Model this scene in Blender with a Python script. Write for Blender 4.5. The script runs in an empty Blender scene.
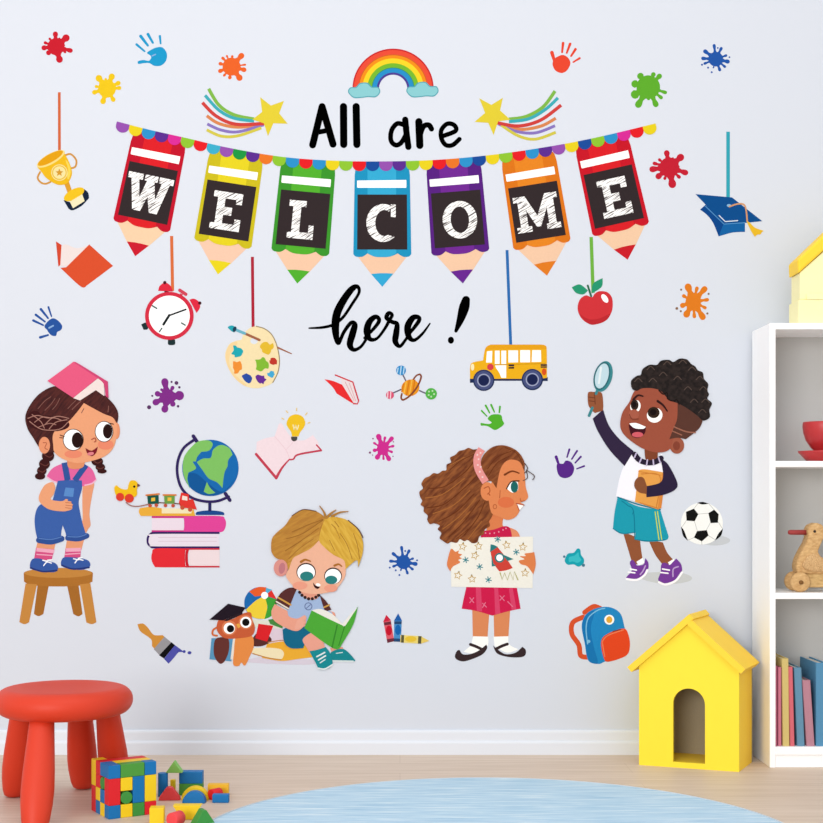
import bpy, bmesh, math, random
from mathutils import Vector, Matrix
from mathutils.geometry import tessellate_polygon

# ------------------------------------------------------------------ camera, light, exposure
SC = bpy.context.scene
COL = SC.collection
PI = math.pi
CAM_H, CAM_D = 0.762, 4.2           # camera height, distance from the wall
cam = bpy.data.objects.new('camera', bpy.data.cameras.new('camera'))
COL.objects.link(cam)
cam.location = (0, -CAM_D, CAM_H)
cam.rotation_euler = (PI / 2, 0, 0)
cam.data.sensor_width = 36
cam.data.lens = 36 * 1400 / 823
cam.data.shift_x = (411.5 - 400) / 823
cam.data.shift_y = (500 - 411.5) / 823
cam.data.clip_start = 0.05
SC.camera = cam

w = bpy.data.worlds.new('daylight')
SC.world = w
w.use_nodes = True
bg = w.node_tree.nodes['Background']
bg.inputs['Color'].default_value = (0.95, 0.975, 1.0, 1)
bg.inputs['Strength'].default_value = 1.0


def area(name, loc, target, size, power, color=(1, 1, 1)):
    d = bpy.data.lights.new(name, 'AREA')
    d.shape = 'RECTANGLE'
    d.size, d.size_y = size
    d.energy = power
    d.color = color
    o = bpy.data.objects.new(name, d)
    COL.objects.link(o)
    o.location = loc
    o.rotation_euler = (Vector(target) - Vector(loc)).to_track_quat('-Z', 'Y').to_euler()
    return o


area('window_light', (-2.6, -7.2, 1.7), (0.2, 0, 0.5), (2.8, 2.2), 230, (1.0, 0.985, 0.96))
area('ceiling_light', (0.0, -2.9, 4.0), (0.0, -2.2, 0.0), (3.2, 2.2), 48, (1.0, 0.99, 0.97))
SC.view_settings.view_transform = 'Standard'
SC.view_settings.look = 'None'
SC.view_settings.gamma = 1
SC.view_settings.use_curve_mapping = False
SC.view_settings.exposure = -0.08

# ------------------------------------------------------------------ materials
_M = {}
WALL = '#e6ebf5'


def lin(h):
    h = h.lstrip('#')
    c = [int(h[i:i + 2], 16) / 255 for i in (0, 2, 4)]
    return tuple(x / 12.92 if x <= 0.04045 else ((x + 0.055) / 1.055) ** 2.4 for x in c) + (1,)


def new_mat(name):
    m = bpy.data.materials.new(name)
    m.use_nodes = True
    nt = m.node_tree
    return m, nt, nt.nodes['Principled BSDF']


def noise(nt, scale, detail=3, vec=None, rough=0.5):
    n = nt.nodes.new('ShaderNodeTexNoise')
    n.inputs['Scale'].default_value = scale
    n.inputs['Detail'].default_value = detail
    n.inputs['Roughness'].default_value = rough
    if vec is not None:
        nt.links.new(vec, n.inputs['Vector'])
    return n


def ramp(nt, fac, stops):
    r = nt.nodes.new('ShaderNodeValToRGB')
    e = r.color_ramp.elements
    while len(e) < len(stops):
        e.new(0.5)
    for k, (p, c) in zip(e, stops):
        k.position = p
        k.color = c
    nt.links.new(fac, r.inputs['Fac'])
    return r


def mapping(nt, scale, kind='Object', rot=(0, 0, 0)):
    t = nt.nodes.new('ShaderNodeTexCoord')
    m = nt.nodes.new('ShaderNodeMapping')
    m.vector_type = 'TEXTURE'
    m.inputs['Scale'].default_value = [1 / s_ for s_ in scale]
    m.inputs['Rotation'].default_value = rot
    nt.links.new(t.outputs[kind], m.inputs['Vector'])
    return m.outputs['Vector']


def mul(c, f):
    return tuple(min(1, x * f) for x in c[:3]) + (1,)


def mat(hexc, rough=0.7, spec=0.15, vary=0.03, scale=60, k=None):
    """plain coloured material with a faint procedural mottling"""
    key = (hexc, rough, spec, vary, scale, k)
    if key in _M:
        return _M[key]
    m, nt, p = new_mat('mat_' + hexc.lstrip('#'))
    c = lin(hexc)
    if k is None:      # printed and painted colours; near whites stay white
        k = 0.91 if min(c[:3]) > 0.86 and hexc != WALL else 0.765
    c = mul(c, k)
    n = noise(nt, scale, 2)
    r = ramp(nt, n.outputs['Fac'], [(0.3, mul(c, 1 - vary)), (0.7, mul(c, 1 + vary))])
    nt.links.new(r.outputs['Color'], p.inputs['Base Color'])
    p.inputs['Roughness'].default_value = rough
    p.inputs['Specular IOR Level'].default_value = spec
    _M[key] = m
    return m


def chalk_mat():
    m, nt, p = new_mat('chalk_hatching')
    v = mapping(nt, (22, 1, 330), 'Object', (0, -0.55, 0))
    n = noise(nt, 1.0, 2, v, 0.45)
    r = ramp(nt, n.outputs['Fac'], [(0.40, lin('#453d3e')), (0.475, lin('#f0eeec')), (1.0, lin('#f5f4f2'))])
    nt.links.new(r.outputs['Color'], p.inputs['Base Color'])
    p.inputs['Roughness'].default_value = 0.8
    p.inputs['Specular IOR Level'].default_value = 0.1
    return m


def strand_mat(hexa, hexb, scale=(30, 30, 30), sc=3.0, rot=(0, 0.5, 0)):
    """printed hair: two tones in stretched strands"""
    m, nt, p = new_mat('hair_print')
    v = mapping(nt, scale, 'Object', rot)
    n = noise(nt, sc, 4, v)
    r = ramp(nt, n.outputs['Fac'], [(0.38, mul(lin(hexa), 0.76)), (0.62, mul(lin(hexb), 0.76))])
    nt.links.new(r.outputs['Color'], p.inputs['Base Color'])
    p.inputs['Roughness'].default_value = 0.7
    p.inputs['Specular IOR Level'].default_value = 0.15
    return m


def wood_mat(name, dark, light, scale, sc=4.0, rough=0.55, plank=None):
    m, nt, p = new_mat(name)
    v = mapping(nt, scale, 'Object')
    n = noise(nt, sc, 6, v, 0.6)
    r = ramp(nt, n.outputs['Fac'], [(0.30, lin(dark)), (0.70, lin(light))])
    out = r.outputs['Color']
    if plank:
        b = nt.nodes.new('ShaderNodeTexBrick')
        b.inputs['Color1'].default_value = (1, 1, 1, 1)
        b.inputs['Color2'].default_value = (0.965, 0.96, 0.955, 1)
        b.inputs['Mortar'].default_value = (0.90, 0.885, 0.87, 1)
        b.inputs['Scale'].default_value = 1.0
        b.inputs['Mortar Size'].default_value = 0.0016
        b.inputs['Brick Width'].default_value = plank[0]
        b.inputs['Row Height'].default_value = plank[1]
        t = nt.nodes.new('ShaderNodeTexCoord')
        nt.links.new(t.outputs['Object'], b.inputs['Vector'])
        mx = nt.nodes.new('ShaderNodeMix')
        mx.data_type = 'RGBA'
        mx.blend_type = 'MULTIPLY'
        mx.inputs['Factor'].default_value = 1
        nt.links.new(out, mx.inputs['A'])
        nt.links.new(b.outputs['Color'], mx.inputs['B'])
        out = mx.outputs['Result']
    nt.links.new(out, p.inputs['Base Color'])
    p.inputs['Roughness'].default_value = rough
    p.inputs['Specular IOR Level'].default_value = 0.2
    return m


# ------------------------------------------------------------------ object helpers
def link_mesh(name, bm, material, parent=None, smooth=False):
    me = bpy.data.meshes.new(name)
    bm.to_mesh(me)
    bm.free()
    if smooth:
        for f in me.polygons:
            f.use_smooth = True
    me.materials.append(material)
    o = bpy.data.objects.new(name, me)
    COL.objects.link(o)
    if parent is not None:
        o.parent = parent
    return o


def tag(o, label=None, cat=None, group=None, kind=None):
    if label:
        o['label'] = label
    if cat:
        o['category'] = cat
    if group:
        o['group'] = group
    if kind:
        o['kind'] = kind
    return o


def thing(name, label, cat, loc=(0, 0, 0), rz=0.0, group=None):
    o = bpy.data.objects.new(name, None)
    o.empty_display_size = 0.05
    COL.objects.link(o)
    o.location = loc
    o.rotation_euler = (0, 0, rz)
    return tag(o, label, cat, group)


def bm_box(lo, hi, bevel=0.0, seg=2):
    bm = bmesh.new()
    bmesh.ops.create_cube(bm, size=1)
    for v in bm.verts:
        v.co = Vector([(lo[i] + hi[i]) / 2 + v.co[i] * (hi[i] - lo[i]) for i in range(3)])
    if bevel:
        bmesh.ops.bevel(bm, geom=list(bm.edges), offset=bevel, segments=seg, affect='EDGES', profile=0.5)
    return bm


def bm_prism(pts, depth, bevel=0.0, seg=2, y0=0.0):
    """polygon in x,z extruded along +y from y0"""
    bm = bmesh.new()
    a = [bm.verts.new((x, y0, z)) for x, z in pts]
    f = bm.faces.new(a)
    r = bmesh.ops.extrude_face_region(bm, geom=[f])
    for v in [e for e in r['geom'] if isinstance(e, bmesh.types.BMVert)]:
        v.co.y += depth
    bmesh.ops.recalc_face_normals(bm, faces=list(bm.faces))
    if bevel:
        bmesh.ops.bevel(bm, geom=list(bm.edges), offset=bevel, segments=seg, affect='EDGES', profile=0.5, clamp_overlap=True)
    return bm


def bm_lathe(prof, n=48, top=True, bottom=True):
    """profile list of (r, z) turned about z"""
    bm = bmesh.new()
    rings = []
    for r, z in prof:
        if r < 1e-6:
            rings.append([bm.verts.new((0, 0, z))])
        else:
            rings.append([bm.verts.new((r * math.cos(2 * PI * i / n), r * math.sin(2 * PI * i / n), z)) for i in range(n)])
    for a, b in zip(rings, rings[1:]):
        for i in range(n):
            j = (i + 1) % n
            if len(a) == 1 and len(b) == 1:
                continue
            if len(a) == 1:
                bm.faces.new((a[0], b[i], b[j]))
            elif len(b) == 1:
                bm.faces.new((a[i], a[j], b[0]))
            else:
                bm.faces.new((a[i], a[j], b[j], b[i]))
    for ring, want in ((rings[0], bottom), (rings[-1], top)):
        if want and len(ring) > 1:
            bm.faces.new(ring)
    bmesh.ops.recalc_face_normals(bm, faces=list(bm.faces))
    return bm


def xf(bm, M):
    bmesh.ops.transform(bm, matrix=M, verts=list(bm.verts))
    return bm


# ------------------------------------------------------------------ room
T = CAM_D


def zd(z):
    return z - CAM_D     # distance from the camera -> world y


bm = bm_box((-5.0, 0.0, -0.02), (5.0, 0.12, 2.7))
tag(link_mesh('wall_back', bm, mat(WALL, 0.9, 0.05, 0.004, 2)), 'pale bluish white painted wall covered with stickers', 'wall', kind='structure')
bm = bm_box((-5.0, -9.0, -0.05), (5.0, 0.0, 0.0))
tag(link_mesh('floor', bm, wood_mat('oak_floor', '#c8b39f', '#dccaba', (1.2, 22, 1), 2.2, 0.5, (1.3, 0.145))),
    'light oak plank floor running along the wall', 'floor', kind='structure')
prof = [(0, 0), (-0.015, 0), (-0.015, 0.034), (-0.0145, 0.036), (-0.012, 0.040), (-0.009, 0.0415), (-0.009, 0.066), (-0.0075, 0.0705), (-0.004, 0.073), (0, 0.073)]
bm = bmesh.new()
for (x0, x1) in ((-5.0, 5.0),):
    A = [bm.verts.new((x0, y, z)) for y, z in prof]
    B = [bm.verts.new((x1, y, z)) for y, z in prof]
    for i in range(len(prof)):
        j = (i + 1) % len(prof)
        bm.faces.new((A[i], A[j], B[j], B[i]))
    bm.faces.new(A)
    bm.faces.new(B)
bmesh.ops.recalc_face_normals(bm, faces=list(bm.faces))
tag(link_mesh('baseboard_back', bm, mat('#eaeef6', 0.5, 0.25, 0.004, 3, 0.84)), 'white stepped baseboard along the foot of the wall', 'baseboard', kind='structure')

# ------------------------------------------------------------------ bookcase
white = mat('#fdfdfd', 0.45, 0.25, 0.003, 5, 1.0)
grey = mat('#c4c4c2', 0.7, 0.15, 0.01, 5, 0.9)  # grey of the back panel stands in for shade inside the compartments
BX0, BX1, BF, BB, BT = 1.0525, 1.70, zd(3.984), -0.0165, 1.2657
bc = thing('bookcase', 'tall white open bookcase with back painted in shade grey standing against the wall', 'bookcase', (BX0, BF, 0))
off = Matrix.Translation((-BX0, -BF, 0))


def bc_box(name, lo, hi, m, parent=bc, bevel=0.0012):
    return link_mesh(name, xf(bm_box(lo, hi, bevel, 1), off), m, parent)


bc_box('side_panel', (BX0, BF, 0), (BX0 + 0.0165, BB, BT), white)
bc_box('side_panel', (BX1 - 0.0165, BF, 0), (BX1, BB, BT), white)
XI0, XI1 = BX0 + 0.0165, BX1 - 0.0165
bc_box('top_panel', (XI0, BF, BT - 0.018), (XI1, BB, BT), white)
bc_box('shelf', (XI0, BF, 0.856), (XI1, BB - 0.004, 0.873), white)
bc_box('shelf', (XI0, BF, 0.480), (XI1, BB - 0.004, 0.4973), white)
bc_box('bottom_shelf', (XI0, BF, 0.036), (XI1, BB - 0.004, 0.059), white)
bc_box('plinth', (XI0, BF + 0.004, 0.0), (XI1, BF + 0.02, 0.036), white)
bc_box('back_panel', (XI0, BB - 0.004, 0.036), (XI1, BB, BT - 0.018), grey, bevel=0)

# ------------------------------------------------------------------ toy house on the floor
FL = Vector((0.6872, zd(4.0257)))
FR = Vector((0.9497, zd(3.9220)))
SV = Vector((0.076, 0.152))
hw = (FR - FL).length
hd = SV.length
U = (FR - FL) / hw
V = SV / hd
yel = mat('#ffe43a', 0.5, 0.2, 0.006, 8, 0.93)
yel_roof_shade = mat('#ffd43a', 0.5, 0.2, 0.006, 8, 0.95)
hs = thing('toy_house', 'yellow wooden toy house with arched doorway on the floor beside the bookcase', 'toy house', (FL.x, FL.y, 0))
Mh = Matrix(((U.x, V.x, 0, 0), (U.y, V.y, 0, 0), (0, 0, 1, 0), (0, 0, 0, 1)))
EAVE, APEX = 0.284, 0.410


def hpart(name, bm, m, smooth=False):
    xf(bm, Mh)
    bmesh.ops.recalc_face_normals(bm, faces=list(bm.faces))
    return link_mesh(name, bm, m, hs, smooth)


def slab_loops(outer, hole, y0, y1):
    """plate in x,z between y0 and y1 with one notch or hole"""
    bm = bmesh.new()
    loops = [outer] + ([hole] if hole else [])
    tri = tessellate_polygon([[Vector((x, z, 0)) for x, z in l] for l in loops])
    flat = [p for l in loops for p in l]
    a = [bm.verts.new((x, y0, z)) for x, z in flat]
    b = [bm.verts.new((x, y1, z)) for x, z in flat]
    for t in tri:
        try:
            bm.faces.new([a[i] for i in t])
            bm.faces.new([b[i] for i in reversed(t)])
        except ValueError:
            pass
    k = 0
    for l in loops:
        n = len(l)
        for i in range(n):
            j = (i + 1) % n
            bm.faces.new((a[k + i], a[k + j], b[k + j], b[k + i]))
        k += n
    bmesh.ops.recalc_face_normals(bm, faces=list(bm.faces))
    return bm


tw = 0.010
dc, dr = hw * 0.506, 0.0452          # doorway centre and half width
dtop = 0.227
arch = [(dc - dr, 0.016)] + [(dc + dr * math.cos(a), dtop - dr + dr * math.sin(a)) for a in [PI - PI * i / 20 for i in range(21)]] + [(dc + dr, 0.016)]
gable = [(0, 0), (hw, 0), (hw, EAVE), (hw / 2, APEX), (0, EAVE)]
hpart('front_wall', slab_loops(gable, arch, 0, tw), yel)
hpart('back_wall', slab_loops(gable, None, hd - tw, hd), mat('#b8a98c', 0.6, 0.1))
hpart('side_wall', bm_box((0, tw, 0), (tw, hd - tw, EAVE - 0.006)), yel)
hpart('side_wall', bm_box((hw - tw, tw, 0), (hw, hd - tw, EAVE - 0.006)), yel_roof_shade)  # right wall takes the deeper yellow, its shade painted into the colour
hpart('floor_panel', bm_box((tw, tw, 0.0), (hw - tw, hd - tw, 0.014)), yel_roof_shade)
rs = (APEX - EAVE) / (hw / 2)
th, fo, bo = 0.018, 0.014, 0.002
sl_ = math.hypot(1, rs)
dx_, dz_ = 1 / sl_, rs / sl_


def roof(ov, past):
    A = (-ov, EAVE - ov * rs)
    B = (hw / 2 + past * dx_, APEX + past * dz_)
    return [A, B, (B[0] - dz_ * th, B[1] + dx_ * th), (A[0] - dz_ * th, A[1] + dx_ * th)]


L_ = roof(0.018, 0.024)
R_ = [(hw - x, z) for x, z in roof(0.008, -0.0006)]
hpart('roof_panel', bm_prism(L_, hd + fo + bo, 0, y0=-fo), yel_roof_shade)
hpart('roof_panel', bm_prism(R_, hd + fo + bo, 0, y0=-fo), yel_roof_shade)

# ------------------------------------------------------------------ pale toy house on top of the bookcase
pale = mat('#fdf6bd', 0.55, 0.15, 0.006, 8, 0.92)
ph = thing('toy_house', 'pale yellow toy house with bright yellow roof standing on top of the bookcase', 'toy house', (1.297, zd(4.015), BT))
hwp, ez, az = 0.148, 0.150, 0.281
link_mesh('base_tier', bm_box((-hwp - 0.006, 0.0, 0), (hwp + 0.006, 0.10, 0.071), 0.003), pale, ph)
link_mesh('body', bm_prism([(-hwp, 0.0712), (hwp, 0.0712), (hwp, ez), (0, az), (-hwp, ez)], 0.090, 0.002, 1, y0=0.006), pale, ph)
link_mesh('ledge', bm_box((-hwp + 0.018, -0.0005, 0.0712), (hwp - 0.018, 0.0058, 0.088), 0.002), pale, ph)
rs2 = (az - ez) / hwp
for s in (-1, 1):
    q = [(s * (hwp + 0.006), ez - 0.004 * rs2), (s * 0.0002, az + 0.004), (s * 0.0002, az + 0.054), (s * (hwp + 0.008), ez + 0.036)]
    link_mesh('roof_panel', bm_prism(q, 0.102, 0.006, 3, y0=-0.001), yel_roof_shade, ph)

# ------------------------------------------------------------------ cup, saucer, duck, books
redc = mat('#d2383c', 0.35, 0.4, 0.01, 20)
cx, cy = 1.2275, zd(4.04)
sau = thing('saucer', 'red saucer under the red cup on the bookcase shelf', 'saucer', (cx, cy, 0.8732))
link_mesh('dish', bm_lathe([(0, 0), (0.050, 0), (0.053, 0.002), (0.076, 0.026), (0.0765, 0.030), (0.073, 0.0285), (0.045, 0.010), (0, 0.009)]), redc, sau, True)
cup = thing('cup', 'red wide cup standing on the red saucer', 'cup', (cx, cy, 0.8826))
link_mesh('bowl', bm_lathe([(0, 0.0), (0.0265, 0.0), (0.0275, 0.012), (0.0315, 0.021), (0.0435, 0.034), (0.0550, 0.052), (0.0615, 0.072), (0.0640, 0.092), (0.0630, 0.102), (0.0618, 0.1045), (0.0605, 0.102), (0.0605, 0.092), (0.058, 0.072), (0.050, 0.052), (0.035, 0.036), (0.015, 0.028), (0, 0.027)]), redc, cup, True)


def bm_tube(path, r, n=12, closed=False):
    bm = bmesh.new()
    rings = []
    P = [Vector(p) for p in path]
    up = Vector((0, 1, 0.01)).normalized()
    for i, p in enumerate(P):
        a = P[max(0, i - 1)]
        b = P[min(len(P) - 1, i + 1)]
        t = (b - a).normalized()
        s = t.cross(up).normalized()
        u = s.cross(t).normalized()
        rr = r[i] if isinstance(r, (list, tuple)) else r
        rings.append([bm.verts.new(p + (s * math.cos(2 * PI * k / n) + u * math.sin(2 * PI * k / n)) * rr) for k in range(n)])
    for a, b in zip(rings, rings[1:]):
        for i in range(n):
            j = (i + 1) % n
            bm.faces.new((a[i], a[j], b[j], b[i]))
    bm.faces.new(rings[0])
    bm.faces.new(rings[-1])
    bmesh.ops.recalc_face_normals(bm, faces=list(bm.faces))
    return bm


hp = [(0.062, 0, 0.086), (0.080, 0, 0.092), (0.096, 0, 0.082), (0.098, 0, 0.064), (0.086, 0, 0.050), (0.054, 0, 0.050)]
link_mesh('handle', bm_tube(hp, 0.0055), redc, cup, True)

SZ = 0.4975
duck_wood = wood_mat('carved_wood', '#b98c58', '#dcb680', (30, 30, 60), 3.0, 0.6)
dk = thing('wooden_duck', 'carved wooden duck pull toy with red beak on the middle shelf', 'wooden toy duck', (1.20, zd(4.05), SZ))


def qx(x, y):      # duck outline units -> metres relative to the toy
    kk = 0.1458 * 0.00286
    return ((763 + x * 0.1458 - 400) * 0.00286 - 1.20 + 0.012, (630 - y) * kk)


outl = [(300, 245), (291, 210), (310, 170), (355, 151), (398, 168), (412, 212), (404, 260), (382, 310), (364, 352), (385, 388), (440, 412), (530, 385), (620, 330), (640, 350), (610, 440), (560, 505), (300, 505), (222, 500), (212, 455), (225, 400), (255, 340), (285, 290)]
bm = bm_prism([qx(*p) for p in outl], 0.052, 0.009, 4, y0=-0.026)
body = link_mesh('body', bm, duck_wood, dk, True)
wing = [(265, 470), (250, 440), (285, 385), (330, 360), (390, 400), (470, 420), (560, 400), (520, 450), (430, 485), (330, 490)]
link_mesh('wing', bm_prism([qx(*p) for p in wing], 0.006, 0.0025, 2, y0=-0.0315), wood_mat('wing_wood', '#a97c4c', '#e0bb88', (160, 60, 90), 3.0, 0.65), dk, True)
bx, bz = qx(295, 220)
link_mesh('beak', xf(bm_lathe([(0, 0), (0.0075, 0), (0.0072, 0.049), (0.0055, 0.055), (0, 0.056)], 24), Matrix.Translation((bx + 0.004, -0.004, bz)) @ Matrix.Rotation(-PI / 2, 4, 'Y')), mat('#b54a48', 0.5), dk, True)
ex, e_z = qx(340, 212)
bm = bmesh.new()
bmesh.ops.create_uvsphere(bm, u_segments=16, v_segments=10, radius=0.0042)
link_mesh('eye', xf(bm, Matrix.Translation((ex, -0.025, e_z))), mat('#2d1c12', 0.3, 0.4), dk, True)
c0, c1 = qx(285, 600), qx(620, 502)
link_mesh('chassis', bm_box((c0[0], -0.020, c0[1]), (c1[0], 0.020, c1[1]), 0.003), wood_mat('chassis_wood', '#b08a55', '#d8b57c', (20, 60, 60), 3.0, 0.6), dk)
for wx in (236, 560):
    for s in (-1, 1):
        ax, az_ = qx(wx, 560)
        b = bm_lathe([(0, -0.009), (0.017, -0.009), (0.025, -0.0075), (0.0285, -0.003), (0.0285, 0.003), (0.025, 0.0075), (0.017, 0.009), (0, 0.009)], 36)
        xf(b, Matrix.Translation((ax, s * 0.0305, 0.0287)) @ Matrix.Rotation(PI / 2, 4, 'X'))
        wh = link_mesh('wheel', b, duck_wood, dk, True)
        hb = bm_lathe([(0, 0), (0.006, 0), (0.006, 0.004), (0, 0.004)], 18)
        xf(hb, Matrix.Translation((ax, s * 0.0393, 0.0287)) @ Matrix.Rotation(PI / 2 * (1 if s < 0 else -1), 4, 'X'))
        link_mesh('axle_pin', hb, mat('#8e6235', 0.6), wh, True)


def book(x0, wdt, h, dep, lean, spine, label, z=0.0592, front=3.998):
    """x0 is the lower left corner of the spine; lean shifts the top (metres)"""
    ang = math.atan2(lean, h)
    t = thing('book', label, 'book', (x0, zd(front), z), 0, 'books on the bottom shelf')
    c = wdt * 0.10 + 0.0007
    sh = lambda b: xf(b, Matrix(((1, 0, lean / h, 0), (0, 1, 0, 0), (0, 0, 1, 0), (0, 0, 0, 1))))
    # cover: U section (spine and two boards)
    o = [(0, dep), (0, 0.002), (0.002, 0), (wdt - 0.002, 0), (wdt, 0.002), (wdt, dep), (wdt - c, dep), (wdt - c, 0.003), (c, 0.003), (c, dep)]
    b = bmesh.new()
    tri = tessellate_polygon([[Vector((x, y, 0)) for x, y in o]])
    lo = [b.verts.new((x, y, 0)) for x, y in o]
    hi = [b.verts.new((x, y, h)) for x, y in o]
    for q in tri:
        b.faces.new([lo[i] for i in q])
        b.faces.new([hi[i] for i in q])
    for i in range(len(o)):
        j = (i + 1) % len(o)
        b.faces.new((lo[i], lo[j], hi[j], hi[i]))
    bmesh.ops.recalc_face_normals(b, faces=list(b.faces))
    link_mesh('cover', sh(b), mat(spine, 0.6, 0.2, 0.04, 40), t)
    link_mesh('page_block', sh(bm_box((c * 1.02, 0.0032, 0.003), (wdt - c * 1.02, dep - 0.003, h - 0.004))), mat('#efe6d6', 0.8), t)
    return t


sx = lambda p: (p - 403) * 0.002857
book(1.0696, 0.0083, 0.228, 0.13, 0.0, '#c66a86', 'dusky pink thin book, first on the bottom shelf against the side panel')
book(sx(781.1), 0.0095, 0.225, 0.13, -0.0003, '#dc7f95', 'rose pink thin book between the dusky pink book and the yellow book')
book(sx(785.8), 0.0190, 0.250, 0.14, -0.0030, '#e6cd80', 'tall yellow book among pink books on the bottom shelf')
book(sx(793.2), 0.0125, 0.226, 0.13, -0.0055, '#e9737f', 'coral red book leaning between the yellow and blue books')
book(sx(800.3), 0.0210, 0.224, 0.13, -0.0095, '#6d9dbb', 'muted blue book leaning beside the coral red book')
book(sx(809.6), 0.0230, 0.188, 0.12, -0.0125, '#c98f9f', 'short pale pink book leaning beside the large blue book')
book(sx(819.0), 0.0300, 0.238, 0.16, -0.0006, '#5f9cc4', 'large upright blue book at the cropped right edge of the shelf')

# ------------------------------------------------------------------ rug
rg = thing('rug', 'round pale blue rug with white streaks lying on the wooden floor', 'rug', (0.222, zd(3.115), 0))
m, nt, p = new_mat('blue_rug')
v = mapping(nt, (3.0, 55, 1))
n1 = noise(nt, 1.8, 5, v, 0.65)
r1 = ramp(nt, n1.outputs['Fac'], [(0.28, lin('#93b8d2')), (0.50, lin('#b2cee0')), (0.70, lin('#dbe6ec'))])
nt.links.new(r1.outputs['Color'], p.inputs['Base Color'])
p.inputs['Roughness'].default_value = 0.95
p.inputs['Specular IOR Level'].default_value = 0.05
link_mesh('pile', bm_lathe([(0.0, 0.0006), (0.690, 0.0006), (0.690, 0.006), (0.686, 0.0075), (0, 0.0075)], 160), m, rg)
link_mesh('bound_edge', bm_lathe([(0.6902, 0.0004), (0.695, 0.0004), (0.6965, 0.003), (0.695, 0.0072), (0.6902, 0.0080), (0.6902, 0.0004)], 160, False, False), mat('#e6edf3', 0.9, 0.05), rg)

# ------------------------------------------------------------------ stool
red = mat('#ee4223', 0.5, 0.3, 0.006, 6, 0.71)
SX, SY = -0.826, zd(3.445)
stl = thing('stool', "orange red plastic child's stool with round seat standing on the floor", 'stool', (SX, SY, 0))
R0, zc, hr = 0.133, 0.269, 0.0335
prof = [(0, zc + hr - 0.003), (R0 * 0.7, zc + hr - 0.002)]
for i in range(0, 17):
    a = PI / 2 - PI * i / 16
    prof.append((R0 + hr * math.cos(a), zc + hr * math.sin(a)))
prof += [(R0 * 0.7, zc - hr), (0, zc - hr)]
link_mesh('seat', bm_lathe(prof, 72), red, stl, True)
legp = [(0, 0.0), (0.020, 0.001), (0.0275, 0.006), (0.0325, 0.022), (0.0370, 0.055), (0.0385, 0.085), (0.0370, 0.125), (0.0335, 0.175), (0.030, 0.222), (0.0285, 0.250), (0, 0.250)]
for fx, fz, tx, tz in ((-0.841, 3.225, -0.852, 3.335), (-0.836, 3.700, -0.815, 3.560), (-0.990, 3.600, -0.940, 3.490), (-0.728, 3.610, -0.735, 3.510)):
    b = bm_lathe(legp, 36)
    dx, dy = (tx - fx) / 0.250, (tz - fz) / 0.250
    xf(b, Matrix(((1, 0, dx, fx - SX), (0, 1, dy, zd(fz) - SY), (0, 0, 1, 0), (0, 0, 0, 1))))
    link_mesh('leg', b, red, stl, True)

# ------------------------------------------------------------------ wooden blocks
BC = {'red': '#e0212b', 'blue': '#0f74b8', 'green': '#4e9a3c', 'yellow': '#f7d11f', 'lgreen': '#8bcb62', 'pinkred': '#ee4a4e', 'gr2': '#3f9440', 'dred': '#b30d1c', 'orangey': '#f6bf2e'}


def bmt(c):
    return mat(BC[c], 0.5, 0.25, 0.05, 90, 0.88)


ub, ch = 0.0305, 0.0320
ROT = math.radians(32)
CO = Vector(((109.3 - 400) * 0.003 * 3.344 / 4.2, zd(3.336), 0))


def cube_block(color, c, d, r, size, label, kind='box'):
    """column c along the front, depth d, row r from the floor; size in (columns, depth, rows)"""
    g = 0.0005
    o = (c * ub, d * ub, r * ch)
    loc = CO + Matrix.Rotation(ROT, 3, 'Z') @ Vector((o[0], o[1], o[2]))
    sx_, sy_, sz_ = size[0] * ub, size[1] * ub, size[2] * ch
    if kind == 'box':
        b = bm_box((g, g, 0.0002), (sx_ - g, sy_ - g, sz_ - 0.0003), 0.0012, 2)
    else:
        rr = min(ub, ch) / 2 - g
        ln = sy_ if kind == 'cy' else sx_
        b = bm_lathe([(0, g), (rr - 0.001, g), (rr, g + 0.001), (rr, ln - g - 0.001), (rr - 0.001, ln - g), (0, ln - g)], 36)
        if kind == 'cy':
            xf(b, Matrix.Translation((sx_ / 2, 0, rr + 0.0004)) @ Matrix.Rotation(-PI / 2, 4, 'X'))
        else:
            xf(b, Matrix.Translation((0, sy_ / 2, rr + 0.0004)) @ Matrix.Rotation(PI / 2, 4, 'Y'))
    o = link_mesh('toy_block', b, bmt(color), None, kind != 'box')
    if kind != 'box':
        for f in o.data.polygons:
            f.use_smooth = len(f.vertices) == 4
    o.location = loc
    o.rotation_euler = (0, 0, ROT)
    return tag(o, label, 'toy block', 'wooden blocks stacked in a cube')


q = 'in the block cube'
cube_block('blue', 0, 0, 0, (1, 1, 1), 'blue block at the near bottom corner of the block cube')
cube_block('yellow', 0, 1, 0, (1, 1, 1), 'yellow block on the left side of the block cube, bottom row by the blue corner')
cube_block('blue', 0, 2, 0, (1, 1, 1), 'narrow blue block on the left side of the block cube, bottom row')
cube_block('red', 0, 3, 0, (1, 1, 2), 'tall red block at the far left bottom edge of the block cube')
cube_block('yellow', 1, 0, 0, (1, 4, 1), 'yellow block in the bottom row of the cube front, between blue and green')
cube_block('gr2', 2, 0, 0, (1, 4, 1), 'green block in the bottom row of the cube front')
cube_block('red', 3, 0, 0, (1, 4, 1), 'red block at the bottom right of the cube, behind a loose yellow block')
cube_block('red', 0, 0, 1, (1, 1, 2), 'tall red block on the near corner of the block cube')
cube_block('blue', 0, 1, 1, (1, 1, 1), 'blue block on the left side of the cube, just below the green round end')
cube_block('yellow', 0, 2, 1, (1, 1, 1), 'yellow block on the left side of the cube, third row from the top')
cube_block('gr2', 1, 0, 1, (1, 3, 1), 'green cylinder with its round end showing in the cube front', 'cy')
cube_block('yellow', 1, 0, 2, (1, 3, 1), 'yellow square block above the green round end in the cube front')
cube_block('blue', 2, 0, 1, (1, 3, 2), 'tall blue block in the cube front beside the green round end')
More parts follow.
